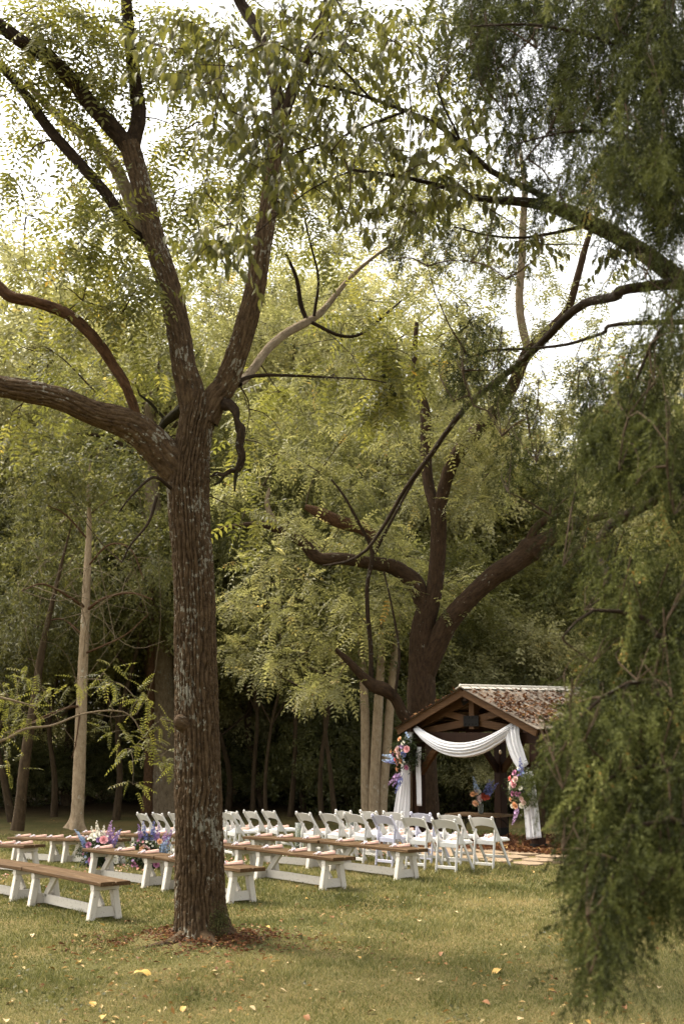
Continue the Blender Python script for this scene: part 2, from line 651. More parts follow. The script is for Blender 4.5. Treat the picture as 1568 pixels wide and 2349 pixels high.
def roof_mat():
    m, nt, b = new_mat('roof_metal', .5, .4)
    b.inputs['Metallic'].default_value = .35
    o = coords(nt)
    n = noise(nt, o, 5, 6, .7)
    st = noise(nt, coords(nt, 'Object', (1, 9, 9)), 2.2, 4)
    c = ramp(nt, n, [(.3, (.12, .09, .065)), (.6, (.22, .185, .145)), (.8, (.30, .265, .22))])
    nt.links.new(mixc(nt, ramp(nt, st, [(.5, (0, 0, 0)), (.72, (.8, .8, .8))]), c, (.20, .11, .06)), b.inputs['Base Color'])
    return m


M['roof'] = roof_mat()
M['ridge'] = simple('ridge', (.50, .46, .39), .5, .4, .12, 10)


def cloth_mat():
    m, nt, b = new_mat('drape_cloth', .85, .1)
    n = noise(nt, coords(nt), 30, 3)
    c = mixc(nt, n, (.72, .72, .74), (.80, .80, .82))
    nt.links.new(c, b.inputs['Base Color'])
    t = nt.nodes.new('ShaderNodeBsdfTranslucent')
    t.inputs['Color'].default_value = (.75, .75, .77, 1)
    mx = nt.nodes.new('ShaderNodeMixShader')
    mx.inputs[0].default_value = .3
    nt.links.new(b.outputs[0], mx.inputs[1])
    nt.links.new(t.outputs[0], mx.inputs[2])
    nt.links.new(mx.outputs[0], nt.nodes['Material Output'].inputs[0])
    return m


M['drape'] = cloth_mat()
M['paper'] = simple('paper', (.72, .46, .37), .7, .2, .08, 20)
M['ribbon'] = simple('ribbon', (.66, .60, .64), .5, .3, .05, 20)
M['stone'] = simple('stone', (.24, .175, .115), .85, .2, .35, 6, .4)
M['bulb'] = simple('bulb', (.35, .28, .18), .2, .6, .1)
for nm, c in dict(peach=(.80, .48, .28), pink=(.78, .40, .42), blush=(.80, .58, .54), white=(.80, .77, .66), blue=(.19, .21, .44), sky=(.36, .46, .62),
                  violet=(.30, .19, .38), magenta=(.40, .16, .26), orange=(.74, .40, .20), red=(.50, .10, .06), lilac=(.46, .30, .48), coral=(.80, .24, .22)).items():
    M['bloom_' + nm] = simple('bloom_' + nm, c, .65, .2, .25, 30)


def glass_mat():
    m, nt, b = new_mat('glass', .05, .5)
    b.inputs['Transmission Weight'].default_value = .85
    b.inputs['Base Color'].default_value = (.75, .80, .72, 1)
    b.inputs['IOR'].default_value = 1.2
    return m


M['glass'] = glass_mat()


def ground_mat():
    m, nt, b = new_mat('lawn', .95, .1)
    g = nt.nodes.new('ShaderNodeNewGeometry')
    big = noise(nt, g.outputs['Position'], .55, 4, .6)
    fine = noise(nt, g.outputs['Position'], 34, 6, .75)
    mid = noise(nt, g.outputs['Position'], 5, 5, .7)
    grass = mixc(nt, fine, (.040, .037, .013), (.17, .155, .056))
    dry = mixc(nt, fine, (.075, .056, .022), (.24, .185, .075))
    c = mixc(nt, ramp(nt, big, [(.42, (0, 0, 0)), (.62, (1, 1, 1))]), grass, dry)
    c = mixc(nt, ramp(nt, mid, [(.60, (0, 0, 0)), (.74, (.6, .6, .6))]), c, (.075, .048, .022))
    # bare leaf mould beneath the woods
    sx = nt.nodes.new('ShaderNodeSeparateXYZ')
    nt.links.new(g.outputs['Position'], sx.inputs[0])
    e = nd(nt, 'ShaderNodeMath', operation='MULTIPLY_ADD')
    nt.links.new(mid, e.inputs[0])
    e.inputs[1].default_value = 5.0
    nt.links.new(sx.outputs['Y'], e.inputs[2])
    k = nd(nt, 'ShaderNodeMapRange')
    k.inputs['From Min'].default_value = 40
    k.inputs['From Max'].default_value = 44
    nt.links.new(e.outputs[0], k.inputs['Value'])
    c = mixc(nt, k.outputs[0], c, mixc(nt, fine, (.030, .020, .010), (.085, .055, .026)))
    nt.links.new(c, b.inputs['Base Color'])
    bump(nt, b, fine, .8, .03)
    return m


M['lawn'] = ground_mat()
M['grass'] = leaf_mat('grass', [(0, (.055, .060, .016)), (.4, (.128, .130, .042)), (.7, (.225, .205, .082)), (1, (.38, .30, .145))], .3, .6, .2, 1.2)
M['litter'] = leaf_mat('litter', [(0, (.060, .022, .010)), (.4, (.15, .062, .024)), (.75, (.26, .13, .05)), (1, (.46, .30, .10))], .15, .7, .2, 1.0)
M['fallen'] = leaf_mat('fallen', [(0, (.11, .045, .016)), (.35, (.24, .12, .035)), (.7, (.38, .24, .075)), (1, (.52, .42, .22))], .2, .6, .25, 1.0)
M['petal'] = leaf_mat('petal', [(0, (.70, .22, .20)), (.5, (.78, .45, .40)), (1, (.80, .74, .66))], .2, .6, .2, 1.0)
M['leaf_yellow'] = simple('leaf_yellow', (.44, .27, .065), .6, .3, .3, 20)
M['leaf_tan'] = simple('leaf_tan', (.42, .31, .16), .6, .3, .3, 20)
M['leaf_brown'] = simple('leaf_brown', (.20, .085, .028), .6, .3, .3, 20)
M['mulch'] = simple('mulch', (.095, .042, .020), .95, .1, .5, 30, .8)

# ------------------------------------------------------------------ the ground
def lawn_mesh():
    xs = np.concatenate([np.linspace(-160, -24, 22), np.linspace(-22, 22, 90), np.linspace(24, 160, 22)])
    ys = np.concatenate([np.linspace(-60, 6, 20), np.linspace(7, 46, 100), np.linspace(48, 240, 36)])
    X, Y = np.meshgrid(xs, ys)
    Z = ground_z(X, Y) + 0.05 * (vnoise(X * .6 + 40, Y * .6 + 90) - .5) * np.clip((Y - 34) / 8, 0, 1)
    # a low swell round the foot of the big tree
    Z = Z + .10 * np.exp(-((X + 1.44) ** 2 + (Y - 14.75) ** 2) / .55)
    V = np.stack([X, Y, Z], -1).reshape(-1, 3)
    n, m = X.shape[1], X.shape[0]
    i = np.arange(m - 1)[:, None] * n
    j = np.arange(n - 1)[None]
    F = np.stack([i + j, i + j + 1, i + n + j + 1, i + n + j], -1).reshape(-1, 4)
    return np_mesh('lawn', V, F, smooth=True)


tag(link('lawn', lawn_mesh(), M['lawn']), kind='structure')


def gz(x, y):
    return ground_z(x, y) + .10 * np.exp(-((x + 1.44) ** 2 + (y - 14.75) ** 2) / .55)


UA, NA = np.array([.603, -.798]), np.array([.798, .603])      # along the rows, and towards the pavilion
UROT = math.atan2(-.798, .603)


def st(s, t):
    return UA * s + NA * t


# ------------------------------------------------------------------ pavilion
PO = Vector((2.49, 26.4, 0))
PR = UROT


def pav(x, y, z=0.0):
    """A point in the pavilion's own axes as a world point."""
    c, s = math.cos(PR), math.sin(PR)
    return Vector((PO.x + c * x - s * y, PO.y + s * x + c * y, z))


def build_pavilion():
    root = empty('timber_pavilion', PO, PR)
    tag(root, 'open brown timber pavilion with a ribbed metal gable roof and king post truss', 'pavilion')
    p = Proto(root)
    HS, DEP = 1.63, 2.2
    zb, zp = 2.04, 2.86                      # top of the wall beams, apex
    for x in (-HS, HS):
        for y in (0, DEP):
            m = MB()
            m.beam((0, 0, -.4), (0, 0, zb - .2), .19, .19, (0, 1, 0), .008)
            o = p.part('post', m.mesh('post'), M['post_wood'], loc=(x, y, 0))
            f = MB()
            f.beam((0, 0, -.3), (0, 0, .10), .22, .22, (0, 1, 0), .006)
            p.part('post_base', f.mesh('post_base'), M['iron'], parent=o)
    for y in (0, DEP):                       # tie beams front and back
        m = MB(); m.beam((-HS - .16, 0, 0), (HS + .16, 0, 0), .15, .19)
        p.part('tie_beam', m.mesh('tie_beam'), M['post_wood'], loc=(0, y, zb - .10))
    for x in (-HS, HS):                      # plates along the sides
        m = MB(); m.beam((0, -.26, 0), (0, DEP + .6, 0), .15, .19)
        p.part('side_beam', m.mesh('side_beam'), M['post_wood'], loc=(x, 0, zb + .095))
    for x in (-HS, HS):                      # knee braces, two to a post
        sg = -1 if x > 0 else 1
        for y in (0, DEP):
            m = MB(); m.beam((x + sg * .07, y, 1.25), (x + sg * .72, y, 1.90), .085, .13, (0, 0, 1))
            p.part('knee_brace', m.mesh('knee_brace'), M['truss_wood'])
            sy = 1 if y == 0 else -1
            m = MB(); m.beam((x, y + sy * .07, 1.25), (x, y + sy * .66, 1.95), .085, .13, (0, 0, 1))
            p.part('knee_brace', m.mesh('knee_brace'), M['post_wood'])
    ex, ez = 1.93, 2.12                      # eave line
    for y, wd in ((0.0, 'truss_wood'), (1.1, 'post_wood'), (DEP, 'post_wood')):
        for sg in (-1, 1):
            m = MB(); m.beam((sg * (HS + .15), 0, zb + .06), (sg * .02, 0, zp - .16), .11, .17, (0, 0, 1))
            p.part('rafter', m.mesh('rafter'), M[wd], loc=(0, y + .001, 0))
        m = MB(); m.beam((0, 0, 2.10), (0, 0, zp - .10), .14, .14, (0, 1, 0))
        p.part('king_post', m.mesh('king_post'), M[wd], loc=(0, y - .004, 0))
        for sg in (-1, 1):
            m = MB(); m.beam((sg * .08, 0, 2.27), (sg * .96, 0, 2.44), .10, .13)
            p.part('strut', m.mesh('strut'), M[wd], loc=(0, y - .002, 0))
            m = MB(); m.beam((sg * .08, 0, 2.235), (sg * 1.42, 0, 2.045), .094, .14)
            p.part('scissor_chord', m.mesh('scissor_chord'), M[wd], loc=(0, y + .003, 0))
        if y == 0:
            m = MB(); m.box((0, 0, 0), (.42, .012, .20))
            for bx in (-.15, -.05, .05, .15):
                for bz in (-.06, .06):
                    m.tube([(bx, -.005, bz), (bx, -.018, bz)], [.012, .012], 6)
            p.part('truss_plate', m.mesh('truss_plate'), M['iron'], loc=(0, -.083, 2.25))
            m = MB()
            m.beam((-.26, 0, zp - .27), (0, 0, zp - .155), .012, .13)
            m.beam((.26, 0, zp - .27), (0, .0015, zp - .155), .012, .13)
            p.part('apex_plate', m.mesh('apex_plate'), M['iron'], loc=(0, -.066, 0))
    m = MB(); m.beam((0, -.24, 0), (0, DEP + .6, 0), .09, .17)
    p.part('ridge_beam', m.mesh('ridge_beam'), M['post_wood'], loc=(0, 0, zp - .15))
    y0, y1 = -.30, 2.84
    for sg in (-1, 1):                       # barge boards
        for y in (y0 + .02, y1 - .02):
            m = MB(); m.beam((sg * ex, 0, ez - .075), (sg * .001, 0, zp - .075), .036, .15)
            p.part('barge_board', m.mesh('barge_board'), M['fascia_wood'], loc=(0, y, 0))
        for k in range(5):                   # purlins under the sheets
            f = (k + .3) / 5
            m = MB(); m.beam((sg * ex * (1 - f), y0 + .04, ez + (zp - ez) * f - .02), (sg * ex * (1 - f), y1 - .04, ez + (zp - ez) * f - .02), .07, .035)
            p.part('purlin', m.mesh('purlin'), M['post_wood'])
        # ribbed metal sheets, each three ribs wide
        ns = 5
        wd = (y1 - y0 + .08) / ns
        for k in range(ns):
            ya = y0 - .04 + k * wd
            prof = []
            for r in range(3):
                b = r * wd / 3
                prof += [(b, 0), (b + wd / 3 - .055, 0), (b + wd / 3 - .042, .036), (b + wd / 3 - .016, .036)]
            prof.append((wd, 0))
            vs, fs = [], []
            sl = Vector((sg * ex + sg * .06, 0, ez - .022)), Vector((sg * .0, 0, zp + .0))
            nrm = Vector((sg * (zp - ez), 0, ex)).normalized()
            for q in (0, 1):
                for yy, hh in prof:
                    for th in (0.012, 0.0):
                        pt = sl[q] + nrm * (hh + th)
                        vs.append((pt.x, ya + yy + .001 * k, pt.z))
            n = len(prof)
            for i in range(n - 1):
                a, b2 = 2 * i, 2 * (i + 1)
                c, d2 = 2 * n + a, 2 * n + b2
                fs += [(a, b2, d2, c), (a + 1, c + 1, d2 + 1, b2 + 1), (a, a + 1, b2 + 1, b2), (c, d2, d2 + 1, c + 1)]
            mm = MB(); mm.add(vs, fs)
            p.part('roof_sheet', mm.mesh('roof_sheet'), M['roof'])
    m = MB()
    for sg in (-1, 1):
        m.beam((sg * .075, y0 - .05, zp + .012), (sg * .075, y1 + .05, zp + .012), .13, .012, Vector((sg * (zp - ez), 0, ex)))
    m.tube([(0, y0 - .055, zp + .045), (0, y1 + .055, zp + .045)], [.03, .03], 8)
    p.part('ridge_cap', m.mesh('ridge_cap'), M['ridge'])
    # dead leaves caught on the roof
    L = Leaves()
    n = 4600
    f = np.clip(rng.beta(2.3, 1.7, n), .02, .98)
    yy = rng.uniform(y0, y1, n)
    keep = rng.random(n) < .25 + .75 * vnoise(yy * 2.6, f * 3.2)
    f, yy = f[keep], yy[keep]
    sgn = np.where(rng.random(len(f)) < .62, 1.0, -1.0)
    P = np.stack([sgn * ex * f, yy, zp + (ez - zp) * f + .035 + rng.random(len(f)) * .02], -1)
    L.put(leaf_quads(.085, .05, .012), P, rng.normal(size=(len(f), 3)) * (1, 1, .3), np.tile([0, 0, 1.0], (len(f), 1)) + rng.normal(0, .4, (len(f), 3)), rng.uniform(.6, 1.3, len(f)), rng.beta(1.3, 3.2, len(f)))
    tag(p.part('fallen_leaves', L.mesh('roof_leaves'), M['litter']), kind='stuff')
    return p


PAV = build_pavilion()

# string-light bulb on its flex under the tie beam
b = MB(); b.tube([(0, 0, 0), (0, 0, -.10)], [.004, .004], 6); b.tube([(0, 0, -.10), (0, 0, -.13), (0, 0, -.155)], [.016, .017, .014], 8)
g = MB(); g.tube([(0, 0, -.155), (0, 0, -.18), (0, 0, -.215), (0, 0, -.24)], [.014, .026, .028, .008], 10)
bl = empty('hanging_bulb', pav(.72, -.02, 1.88))
tag(bl, 'small bare bulb hanging from the front beam of the pavilion', 'light bulb')
link('flex', b.mesh('flex'), M['iron'], bl)
link('bulb', g.mesh('bulb_glass'), M['bulb'], bl)


# ------------------------------------------------------------------ mulch bed, flagstones
def sheet(name, pts, dz, mat):
    m = MB()
    c = np.mean(pts, 0)
    ring = [(x, y, float(ground_z(x, y)) + dz) for x, y in pts]
    mid = [((x + c[0]) / 2, (y + c[1]) / 2, float(ground_z((x + c[0]) / 2, (y + c[1]) / 2)) + dz + .02) for x, y in pts]
    n = len(ring)
    vs = ring + mid + [(c[0], c[1], float(ground_z(*c)) + dz + .025)]
    fs = [(i, (i + 1) % n, n + (i + 1) % n, n + i) for i in range(n)] + [(n + i, n + (i + 1) % n, 2 * n) for i in range(n)]
    m.add(vs, fs, True)
    return link(name, m.mesh(name), mat)


bed = []
for k in range(28):
    a = k / 28 * 2 * math.pi
    q = pav(.15 + 2.5 * math.copysign(abs(math.cos(a)) ** .6, math.cos(a)) + random.uniform(-.12, .12), 1.0 + 1.75 * math.copysign(abs(math.sin(a)) ** .6, math.sin(a)) + random.uniform(-.1, .1))
    bed.append((q.x, q.y))
tag(sheet('mulch_bed', bed, .012, M['mulch']), kind='structure')
L = Leaves()
n = 5200
q = np.array([pav(rng.uniform(-2.5, 2.85), rng.uniform(-.85, 2.8)) for _ in range(n)])
q[:, 2] = ground_z(q[:, 0], q[:, 1]) + .03 + rng.random(n) * .05
L.put(leaf_quads(.10, .06, .015), q, rng.normal(size=(n, 3)) * (1, 1, .4), np.tile([0, 0, 1.0], (n, 1)) + rng.normal(0, .5, (n, 3)), rng.uniform(.6, 1.3, n), rng.beta(1.2, 3.0, n))
tag(link('fallen_leaves', L.mesh('mulch_leaves'), M['litter']), kind='stuff')

path = empty('stone_path', pav(.4, -1.25, 0), PR)
tag(path, kind='structure')
path.location.z = 0
pc = [(-2.6 + .62 * i, -.78 + .58 * j) for j in range(3) for i in range(10)]
for (x, y) in pc:
    x += random.uniform(-.05, .05) + (.31 if round((y + .78) / .58) % 2 else 0)
    y += random.uniform(-.04, .04)
    k = random.randint(6, 8)
    pts = []
    for i in range(k):
        a = (i + random.uniform(-.25, .25)) / k * 2 * math.pi
        r = random.uniform(.88, 1.1)
        pts.append((.31 * r * math.cos(a), .285 * r * math.sin(a)))
    w = pav(.4 + x, -1.25 + y)
    z = float(ground_z(w.x, w.y))
    m = MB()
    m.prism(pts, -.05, .022 + random.uniform(0, .014))
    link('flagstone', m.mesh('flagstone'), M['stone'], path, (x, y, z), (random.uniform(-.02, .02), random.uniform(-.02, .02), 0))


# ------------------------------------------------------------------ benches
BL, BW, BH = 2.10, .37, .44


def build_bench():
    root = empty('plank_bench')
    p = Proto(root)
    pw = BW / 2 - .003
    for k, y in enumerate((pw / 2, BW - pw / 2)):
        m = MB()
        e = .006 * (1 if k else -1)
        m.beam((e, y, BH - .023), (BL + e, y, BH - .023), pw, .046, (0, 0, 1), .007)
        p.part('plank', m.mesh('plank'), M['bench_top'])
    zt = BH - .046
    x0, x1 = .26, BL - .26
    for x in (x0, x1):
        m = MB(); m.beam((x, -.005 + .03, zt - .035), (x, BW - .025, zt - .035), .088, .066, (0, 0, 1), .008)
        p.part('crosspiece', m.mesh('crosspiece'), M['bench_white'])
        for sg in (-1, 1):
            m = MB()
            yc = BW / 2
            m.beam((x, yc + sg * .175, -.02), (x, yc + sg * .115, zt - .069), .085, .08, (0, 1, 0), .008)
            p.part('leg', m.mesh('leg'), M['bench_white'])
        m = MB(); m.beam((x, BW / 2 - .125, .085), (x, BW / 2 + .125, .085), .038, .115, (0, 0, 1), .005)
        for sg in (-1, 1):
            for zz in (.065, .105):
                m.box((x + .0, BW / 2 + sg * .075, zz), (.041, .014, .006), .001)
        p.part('footboard', m.mesh('footboard'), M['bench_white'])
        sx = 1 if x == x0 else -1
        m = MB(); m.beam((x + sx * .05, BW / 2, .13), (x + sx * .335, BW / 2, zt - .004), .04, .085, (0, 0, 1), .005)
        p.part('brace', m.mesh('brace'), M['bench_white'])
    m = MB(); m.beam((x0 + .02, BW / 2, .085), (x1 - .02, BW / 2, .085), .04, .11, (0, 0, 1), .005)
    p.part('stretcher', m.mesh('stretcher'), M['bench_white'])
    return p


def build_program():
    root = empty('rolled_program')
    p = Proto(root)
    m = MB()
    m.tube([(0, 0, .018), (0, .10, .020), (0, .20, .023), (0, .29, .026)], [.010, .017, .022, .025], 9)
    m.tube([(.018, .03, .012), (.020, .28, .016)], [.008, .014], 7)
    p.part('roll', m.mesh('program_roll'), M['paper'])
    m = MB()
    m.tube([(0, .045, .020), (0, .062, .021)], [.020, .021], 9)
    for sg in (-1, 1):
        m.tube([(0, .05, .038), (sg * .018, .047, .052), (sg * .032, .038, .044), (sg * .018, .030, .035), (0, .05, .038)], [.004, .006, .007, .006, .004], 6)
        m.tube([(0, .05, .038), (sg * .018, .0, .03), (sg * .03, -.035, .012)], [.004, .006, .005], 6)
    p.part('ribbon', m.mesh('program_ribbon'), M['ribbon'])
    return p


bench0 = build_bench()
prog0 = build_program()
used = {'b': False, 'p': False}
ORD = ['first', 'second', 'third', 'fourth', 'fifth', 'sixth', 'seventh']
MB_TRI = Matrix.Identity(4)


def put_program(x, y, z, rz, label, group='rolled programs on the benches'):
    q = prog0 if not used['p'] else prog0.copy((0, 0, 0), 0)
    used['p'] = True
    q.root.location = (x, y, z)
    q.root.rotation_euler = (0, 0, rz)
    tag(q.root, label, 'program', group)


def put_bench(s_right, t, label, short, progs=(.35, 1.0, 1.7)):
    q = bench0 if not used['b'] else bench0.copy((0, 0, 0), 0)
    used['b'] = True
    A, B = st(s_right - BL, t), st(s_right, t)
    za, zb = float(ground_z(*A)), float(ground_z(*B))
    tilt = math.atan2(zb - za, BL)
    q.root.location = (A[0], A[1], za)
    q.root.rotation_euler = (0, -tilt, UROT + random.uniform(-.006, .006))
    tag(q.root, label, 'bench', 'plank benches set out in rows on the lawn')
    for k, f in enumerate(progs):
        P = st(s_right - BL + f, t + .03 + random.uniform(-.01, .02))
        z = za + (zb - za) * f / BL + BH * math.cos(tilt) + .003
        put_program(P[0], P[1], z, UROT + random.uniform(-.22, .22), f'pink rolled program {ORD[k]} from the left on the {short}')


ROWS_R = [(-14.33, 7.46), (-14.64, 9.50), (-15.07, 11.25), (-15.40, 12.80)]
put_bench(-14.33, 7.46, 'weathered empty bench nearest the camera, its whole length in view left of the trunk', 'nearest bench', ())
put_bench(-14.33 - BL - .03, 7.46, 'empty plank bench cut off by the left edge, end to end with the nearest bench', 'cut off bench', ())
put_bench(-14.64, 9.50, 'bench end showing just right of the big trunk, most of it hidden behind the trunk', 'bench behind the trunk', (.4, 1.05, 1.62))
put_bench(-14.64 - BL - .03, 9.50, 'bench with three programs in front of the two flower arrangements', 'bench before the flower arrangements')
put_bench(-15.07, 11.25, 'long dark topped bench right of the trunk, in the middle of three rows there', 'middle row bench right of the trunk', (.42, 1.06, 1.68))
put_bench(-15.07 - BL - .03, 11.25, 'bench mostly behind the trunk, between the right flower arrangement and middle row bench', 'middle row bench behind the trunk', (.4, 1.05, 1.75))
put_bench(-15.40, 12.80, 'rightmost bench, its end just before the rear row of white chairs', 'rightmost bench', (.42, 1.06, 1.70))
put_bench(-15.40 - BL - .03, 12.80, 'bench in front of the white chairs, joined to the left end of the rightmost bench', 'bench joined left of the rightmost bench')
SL = -20.85
put_bench(SL, 9.50, 'bench at the left edge behind the nearest benches, its right end in view', 'left edge bench')
put_bench(SL - .40, 11.25, 'bench ending behind the left flower arrangement, second from the left edge in its row', 'bench behind the left flower arrangement')
put_bench(SL - .40 - BL - .03, 11.25, 'bench with pale programs, left of the one ending at the left flower arrangement', 'bench left of that arrangement')
put_bench(SL - .72, 12.80, 'farthest left row bench directly before the three chairs left of the trunk', 'bench before the left chairs')
put_bench(SL - .72 - BL - .03, 12.80, 'farthest bench of all, partly behind the tall blooms of the left arrangement', 'farthest bench')


# ------------------------------------------------------------------ folding chairs
def build_chair(mat, cush):
    root = empty('folding_chair')
    p = Proto(root)
    hw = .205
    top, foot_ = Vector((0, -.25, .79)), Vector((0, .26, 0))
    for sg in (-1, 1):
        m = MB()
        x = sg * hw
        m.beam((x, foot_.y, foot_.z - .015), (x, top.y, top.z - .02), .026, .046, (0, 1, .6), .008)
        m.tube([(x, -.231, .762), (x, -.243, .780), (x, -.252, .795), (x, -.256, .802)], [.021, .023, .019, .008], 8)
        m.add([(x + dx * .011, yy, zz) for dx in (-1, 1) for yy, zz in ((-.128, .56), (-.15, .43), (.02, .43), (-.09, .545))],
              [(0, 1, 2, 3), (7, 6, 5, 4), (0, 4, 5, 1), (1, 5, 6, 2), (2, 6, 7, 3), (3, 7, 4, 0)])
        p.part('leg', m.mesh('front_leg'), mat)
        m = MB()
        xi = sg * (hw - .029)
        m.beam((xi, -.20, -.015), (xi, -.125, .60), .024, .042, (0, 1, 0), .008)
        m.tube([(sg * (hw - .045), -.128, .575), (sg * (hw + .022), -.128, .575)], [.012, .012], 8)
        p.part('leg', m.mesh('rear_leg'), mat)
    # curved back slat with arched edges
    vs, fs = [], []
    N = 12
    for i in range(N + 1):
        a = i / N * 2 - 1
        x = a * (hw - .010)
        back = -.030 * (1 - a * a)
        arch = .022 * (1 - a * a)
        for zz, off in ((.765 + arch, 0), (.625 + arch * 1.6, 0)):
            ly = -.25 + (.79 - zz) / .79 * .51
            for th in (-.010, .010):
                vs.append((x, ly + back + th, zz))
    for i in range(N):
        a, b2 = 4 * i, 4 * (i + 1)
        for q, r in ((0, 1), (1, 3), (3, 2), (2, 0)):
            fs.append((a + q, a + r, b2 + r, b2 + q))
    m = MB(); m.add(vs, fs, False)
    me = m.mesh('backrest')
    p.part('backrest', me, mat)
    m = MB()
    m.beam((0, -.13, .425), (0, .275, .425), .355, .035, (0, 0, 1), .012)
    m.beam((-hw + .045, -.135, .405), (hw - .045, -.135, .405), .02, .07, (0, 0, 1), .005)
    so = p.part('seat', m.mesh('seat'), mat)
    m = MB()
    m.beam((0, -.105, .452), (0, .255, .452), .315, .022, (0, 0, 1), .012)
    p.part('cushion', m.mesh('cushion'), cush, parent=so)
    m = MB(); m.beam((-hw + .041, -.188, .085), (hw - .041, -.188, .085), .018, .045, (0, 0, 1), .004)
    p.part('stretcher', m.mesh('rear_stretcher'), mat)
    m = MB(); m.beam((-hw + .013, .145, .178), (hw - .013, .145, .178), .018, .040, (0, 0, 1), .004)
    p.part('stretcher', m.mesh('front_stretcher'), mat)
    return p


chair_w = build_chair(M['chair_white'], M['cushion'])
chair_l = build_chair(M['chair_lavender'], M['cushion'])
first = {id(chair_w): True, id(chair_l): True}


def put_chair(px, d, phi, label, short, proto=None, prog=True):
    """px: where the rear right foot stands in the photograph; phi: the bearing the chair faces."""
    proto = proto or chair_w
    x = (px - CX) / GF * d
    rz = -math.radians(phi)
    R = Matrix.Rotation(rz, 3, 'Z')
    off = R @ Vector((.176, -.20, 0))
    cx, cy = x - off.x, d - off.y
    z = float(ground_z(cx, cy))
    q = proto if first[id(proto)] else proto.copy((0, 0, 0), 0)
    first[id(proto)] = False
    q.root.location = (cx, cy, z)
    q.root.rotation_euler = (0, 0, rz + random.uniform(-.03, .03))
    tag(q.root, label, 'chair', 'folding chairs before the pavilion')
    if prog:
        o = R @ Vector((-.02, -.08, 0))
        put_program(cx + o.x, cy + o.y, z + .466, rz + random.uniform(-.3, .3) , 'pink rolled program on the seat of the ' + short, 'rolled programs on the chair seats')


rear = [(1044, 21.04, 39, 'white resin folding chair nearest the rightmost bench end, right end of the rear chair row'),
        (972, 21.50, 41, 'white resin folding chair second from the right in the rear chair row'),
        (899, 22.05, 45, 'lavender tinted folding chair in the rear row, just behind the rightmost bench'),
        (831, 22.57, 48, 'white resin folding chair fourth from the right in the rear chair row'),
        (772, 23.05, 52, 'white resin folding chair fifth from the right in the rear chair row'),
        (714, 23.55, 54, 'white resin folding chair at the aisle end of the rear row right of the trunk')]
for k, (px, d, phi, lab) in enumerate(rear):
    put_chair(px, d, phi, lab, ('rightmost rear row chair', 'second rear row chair from the right', 'rear row lavender chair', 'fourth rear row chair from the right', 'fifth rear row chair from the right', 'aisle end chair of the rear row')[k], chair_l if k == 2 else chair_w)
front = [(1130, 21.55, 39, 'white resin folding chair farthest right, alone before the low iron legged table'),
         (1056, 22.10, 40, 'white resin folding chair second from the right in the front chair row'),
         (989, 22.60, 44, 'lavender tinted folding chair in the front row, before the left pavilion post'),
         (923, 23.10, 46, 'white resin folding chair fourth from the right in the front chair row'),
         (866, 23.60, 50, 'white resin folding chair in front of the pale triple stemmed tree'),
         (806, 24.15, 53, 'white resin folding chair at the aisle end of the front row right of the aisle')]
for k, (px, d, phi, lab) in enumerate(front):
    put_chair(px, d, phi, lab, ('chair farthest right', 'second front row chair from the right', 'front row lavender chair', 'fourth front row chair from the right', 'chair before the triple stemmed tree', 'aisle end chair of the front row')[k], chair_l if k == 2 else chair_w)
names_l = ['white resin folding chair just right of the big trunk, partly hidden by its bark', 'white resin folding chair hidden behind the big trunk, beside its right edge', 'white resin folding chair hidden behind the middle of the big trunk',
           'white resin folding chair touching the left edge of the big trunk', 'white resin folding chair in the middle of the three left of the trunk', 'white resin folding chair farthest left of all the chairs']
for k in range(6):
    P = st(-21.6 - .63 * k, 13.87)
    put_chair(784 + GF * P[0] / P[1], P[1], 56, names_l[k], ('chair right beside the big trunk', 'chair behind the trunk edge', 'chair behind the trunk middle', 'chair touching the trunk on its left', 'middle one of three left chairs', 'leftmost chair')[k])
names_f = ['white resin folding chair at the aisle end of the front row, right of the trunk', 'white resin folding chair second from the aisle in the front row by the trunk', 'white resin folding chair third from the aisle, showing beside the trunk',
           'white resin folding chair fourth from the aisle, behind the big trunk', 'white resin folding chair fifth from the aisle, behind the big trunk']
for k in range(5):
    P = st(-21.5 - .63 * k, 14.72)
    put_chair(784 + GF * P[0] / P[1], P[1], 55, names_f[k], ('far row aisle chair by the trunk', 'second far row chair from the aisle', 'third far row chair from the aisle', 'fourth far row chair from the aisle', 'fifth far row chair from the aisle')[k])

# two clear cylinders standing at the aisle
for px, d, lab in ((686, 24.6, 'clear glass cylinder on the grass left of the first right hand chair'), (802, 25.6, 'clear glass cylinder showing between two chair backs')):
    x = (px - CX) / GF * d
    z = float(ground_z(x, d))
    o = empty('glass_cylinder', (x, d, z))
    m = MB(); m.tube([(0, 0, 0), (0, 0, .012), (0, 0, .013), (0, 0, .60), (0, 0, .60), (0, 0, .016)], [.07, .07, .075, .075, .071, .070], 16)
    tag(o, lab, 'vase')
    link('vase_body', m.mesh('vase_body'), M['glass'], o)
    m = MB(); m.tube([(0, 0, .02), (0, 0, .22), (0, 0, .23)], [.035, .035, .005], 10)
    c = link('candle', m.mesh('candle'), M['cushion'])
    c.location = (x, d, z)
    tag(c, 'white pillar candle inside the glass cylinder ' + ('left of the first right hand chair' if px < 700 else 'between two chair backs'), 'candle')


